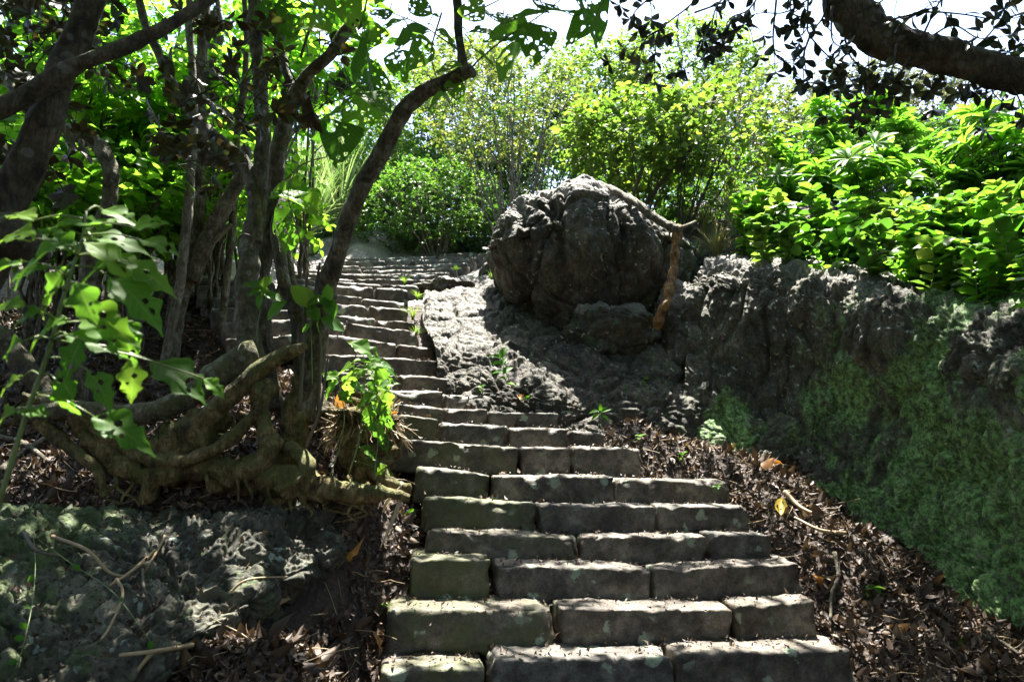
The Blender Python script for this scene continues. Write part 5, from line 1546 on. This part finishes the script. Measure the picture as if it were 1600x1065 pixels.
# the wood the viewer stands in: crowns overhead and behind that keep the open sky off the lower steps
for k, (bx, by, cx, cy, cz, rx, ry, rz, n_) in enumerate([(-4.8, -.5, -3.6, .2, 4.6, 3.6, 2.6, 1.5, 7500), (4.4, -1.5, 3.2, -.2, 4.8, 3.6, 2.8, 1.5, 7500), (-1.0, -4.5, 0, -4.0, 2.6, 4.5, 1.3, 3.6, 9000),
                                                        (-7.0, -2.5, -6.6, 0, 2.4, 1.3, 4.0, 3.4, 9000), (7.4, 0, 7.2, 1.0, 3.2, 1.4, 4.5, 3.2, 9000)]):
    root = thing('woodland_tree', (bx, by, -1.6 + EZ), 'leafy woodland tree ' + ['behind the viewer on the left, crown overhead', 'behind the viewer on the right, crown overhead', 'straight behind the viewer', 'beyond the left edge', 'beyond the right end of the wall'][k], 'tree', 'woodland trees around the viewer')
    a_ = MB(); q = cr([(bx, by, -1.9 + EZ), (bx, by, .6 + EZ), ((bx + cx) / 2, (by + cy) / 2, 2.4 + EZ), (cx, cy, cz + EZ)], 24)
    tube(a_, q, np.linspace(.16, .05, 24), 10, bump=.02); a_.build('trunk', M['bark'], root)
    p = rvec(n_); p = nrm(p) * (np.random.rand(n_, 1) ** .4) * [rx, ry, rz] + [cx, cy, cz + EZ]
    u, v = to_px(p)
    vis = (p[:, 1] > .3) & (u > -60) & (u < 1660) & (v > -40)
    p = p[~vis & ~in_sun_way(p)]
    # leave the sun its way to the open places: drop leaves whose shadow falls in a gap
    a_ = MB(); scatter(a_, T_SMALL, p, rvec(len(p)) * [1, 1, .5], nrm([0, 0, .6] + rvec(len(p), .6)), np.random.uniform(.16, .3, len(p)))
    a_.build('crown', M['l_dark'], root)


# ------------------------------------------------------------------ seedlings, single fallen leaves, sticks and creepers
shoot_plant('seedling', [(800, 606, 5.45), (792, 585, 5.4), (782, 560, 5.4), (780, 548, 5.4)],
    [(774, 556, 20, 155, 5.35), (786, 550, 22, 65, 5.35), (775, 567, 18, 170, 5.35), (787, 564, 18, 60, 5.35), (778, 580, 18, 165, 5.35), (793, 577, 22, 50, 5.35), (784, 590, 14, 170, 5.3), (798, 598, 14, 10, 5.3)],
    'slim green seedling with paired oval leaves against the dark ledge', 'seedling', T=T_OV2, mat='l_big', r=.004)
shoot_plant('seedling', [(940, 668, 5.5), (938, 652, 5.5), (938, 642, 5.5)], [(928, 642, 16, 170, 5.5), (946, 640, 16, 30, 5.5), (938, 636, 12, 80, 5.5), (930, 650, 14, 200, 5.5), (947, 652, 14, 340, 5.5)],
    'tiny green seedling at the foot of the wall corner', 'seedling', T=T_OV2, mat='l_big', r=.003)
for k, (x, y, Y) in enumerate([(820, 632, 5.5), (752, 612, 5.6), (1000, 690, 5.4), (1120, 770, 4.9), (1065, 720, 5.2), (600, 958, 3.7), (640, 812, 4.4), (1365, 930, 4.2), (262, 575, 5.9), (1010, 600, 5.9), (1480, 560, 4.4)]):
    h = BV.ray_cast(Vector((0, 0, EZ)), Vector(ray(x, y)))
    if h[0] is None: continue
    p = np.array(h[0]); root = thing('seedling', p, ['tiny weed beside the eleventh step end', 'tiny weed in the corner under the ledge', 'tiny weed in the litter at the wall corner', 'tiny weed near the sixth step end', 'tiny weed in the litter above the sixth step', 'green leaf sprig at the left end of the second step', 'green sprig left of the fifth step', 'green sprig on the litter right of the third step', 'small weed in the sunny patch behind the tree', 'tiny weed in the dark cleft beside the wall', 'tiny weed on the mossy wall face'][k], 'seedling')
    l_ = MB(); leaves_on(l_, np.array([p, p + [0, 0, .02], p + [0, -.01, .045]]), T_OV2, R(.035, .055), per=2, whorl=4, droop=-.2, up=1)
    l_.build('leaf_spray', M['l_big'], root)
def single_leaf(x, y, sz, an, mat, label, T, lift=.02):
    h = BV.ray_cast(Vector((0, 0, EZ)), Vector(ray(x, y)))
    if h[0] is None: return
    p = np.array(h[0]); n = np.array(h[1]); n = n if n[2] > 0 else -n
    a = math.radians(an)
    d = np.array([math.cos(a), math.sin(a) * .6, math.sin(a) * .6])
    m_ = MB(); scatter(m_, T, (p + n * lift)[None], d, n + np.array([0, -.8, .3]), sz * p[1] / F, .3)
    tag(m_.build('fallen_leaf', M[mat]), label, 'leaf', 'single fallen leaves')
for a in [(1222, 808, 36, 75, 'dead_yellow', 'yellow curled leaf lying right of the fifth step', T_DEAD[1]), (1190, 735, 26, 35, 'dead_orange', 'orange brown leaf at the foot of the mossy wall', T_DEAD[2]), (1206, 728, 18, 20, 'dead_orange', 'brown curled leaf next to the orange one', T_DEAD[0]),
          (955, 735, 18, 60, 'dead_orange', 'small red brown leaf on the seventh step tread', T_DEAD[1]), (1350, 932, 22, 10, 'l_big', 'fresh green leaf fallen right of the third step', T_BROAD), (596, 958, 22, 170, 'l_big', 'fresh green leaf at the left end of the second step', T_BROAD),
          (1290, 905, 26, 200, 'dead_orange', 'brown leaf beside the pale twig', T_DEAD[3]), (1400, 990, 24, 20, 'dead_orange', 'rusty leaf low on the right litter', T_DEAD[2]), (815, 630, 26, 100, 'dead_orange', 'folded brown leaf under the slim seedling', T_DEAD[0]),
          (1495, 1010, 26, 10, 'l_yellow', 'yellow green leaf low in the right corner', T_BROAD), (540, 872, 34, 15, 'dead_orange', 'tawny leaf strip on the sunny litter left of the steps', T_DEAD[3]), (320, 1020, 40, 160, 'dead_orange', 'large tawny leaf in the litter below the outcrop', T_DEAD[0])]:
    single_leaf(*a)
m_ = MB()
for q in ([(628, 752, 4.0, 5), (622, 790, 3.98, 7), (608, 825, 3.95, 5), (594, 855, 3.9, 2)], [(630, 756, 4.0, 4), (606, 782, 3.95, 8), (598, 800, 3.95, 4)]):
    qq = cr([[*W(*a[:3]), a[3] * a[2] / F] for a in q], 16)
    tube(m_, qq[:, :3], qq[:, 3], 6, .2, flat=.25)
tag(m_.build('fallen_leaf', M['dead_pale']), 'long bleached split leaf hanging from the root end beside the steps', 'leaf', 'single fallen leaves')
def stick(pts, label, mat='straw', r=3, name='fallen_stick', z=.012):
    P = []
    for (x, y) in pts:
        h = BV.ray_cast(Vector((0, 0, EZ)), Vector(ray(x, y)))
        p = np.array(h[0]); P.append(p + [0, -.02, z + .02])
    P = np.array(P); P[:, 1] = np.minimum(P[:, 1], P[:, 1].min() + .8)
    Y = P[0][1]
    m_ = MB(); q = cr(P, 24)
    tube(m_, q, np.linspace(1, .55, 24) * r * Y / F, 7, R(0, 1), bump=.0)
    return tag(m_.build(name, M[mat]), label, 'stick' if name == 'fallen_stick' else 'creeper', 'fallen sticks' if name == 'fallen_stick' else None)
for a in [([(1302, 870), (1308, 905), (1298, 935), (1296, 975)], 'bleached bent twig standing on the litter right of the third step', 'bark_pale', 3.5),
          ([(85, 848), (140, 870), (175, 905), (215, 912)], 'long brown stick curving across the grey outcrop', 'straw', 3),
          ([(270, 808), (258, 850), (240, 885), (228, 905)], 'thin dry stalk bending down the upper outcrop', 'straw', 2),
          ([(245, 870), (205, 905), (175, 925)], 'short brown stick in the middle of the outcrop tangle', 'straw', 3),
          ([(185, 915), (195, 940), (175, 990), (162, 1010)], 'brown forked stick pointing down the outcrop', 'straw', 2.6),
          ([(225, 900), (228, 930), (238, 955)], 'small dark stick right of the tangle', 'twig', 2.5),
          ([(460, 938), (430, 955), (405, 968)], 'broad pale splinter of wood on the litter', 'straw', 4.5),
          ([(305, 1018), (250, 1028), (190, 1035)], 'mossy brown stick along the lower litter', 'straw', 4),
          ([(240, 1032), (225, 1050), (210, 1070)], 'short pale stick at the bottom edge', 'straw', 4),
          ([(362, 935), (390, 915), (450, 910)], 'arched pale stalk on the sunlit rock', 'straw', 2),
          ([(40, 840), (60, 870), (100, 880)], 'dark bent stick at the left outcrop top', 'twig', 3),
          ([(1320, 840), (1280, 835), (1240, 815)], 'grey stick half buried in the right litter', 'straw', 3.5),
          ([(1180, 900), (1150, 1000)][:0] or [(1530, 1000), (1560, 1010), (1590, 1030)], 'pale stick low in the right corner', 'bark_pale', 4),
          ([(1225, 775), (1250, 800), (1285, 815)], 'tan stick near the yellow leaf', 'straw', 4),
          ([(0, 745), (30, 720), (75, 690)], 'grey branching stick below the coiled roots', 'bark_pale', 6),
          ([(0, 690), (40, 700), (80, 730)], 'lower grey stick at the left edge', 'bark_pale', 5),
          ([(375, 650), (420, 665), (440, 640)], 'thin stick behind the coiled roots', 'straw', 2.5),
          ([(430, 690), (445, 720), (450, 745)], 'dry stalk in front of the root crown', 'straw', 3)]:
    stick(*a)
for k, (pts, lv) in enumerate([([(62, 850), (66, 900), (62, 960), (50, 1020), (38, 1060)], [(63, 900), (66, 948), (60, 985), (56, 1005), (45, 1040)]), ([(70, 858), (120, 895), (185, 940), (235, 1005), (275, 1060)], [(120, 895), (231, 1000), (185, 940)])]):
    P = []
    for (x, y) in pts:
        h = BV.ray_cast(Vector((0, 0, EZ)), Vector(ray(x, y))); P.append(np.array(h[0]) + [0, -.05, .05])
    root = thing('creeper', P[0], ['thin green creeper hanging straight down the outcrop', 'thin green creeper slanting down right over the outcrop'][k], 'creeper')
    q = cr(P, 30); m_ = MB(); tube(m_, q, .0018, 5); m_.build('stem', M['green_stem'], root)
    l_ = MB()
    for (x, y) in lv:
        i = np.argmin(np.hypot(*(np.array(to_px(q)) - np.array([[x], [y]]))))
        scatter(l_, T_BROAD, q[i][None], [R(1), -.3, R(.6)], [0, -1, .5], .035, .3)
    l_.build('leaf_spray', M['l_big'], root)
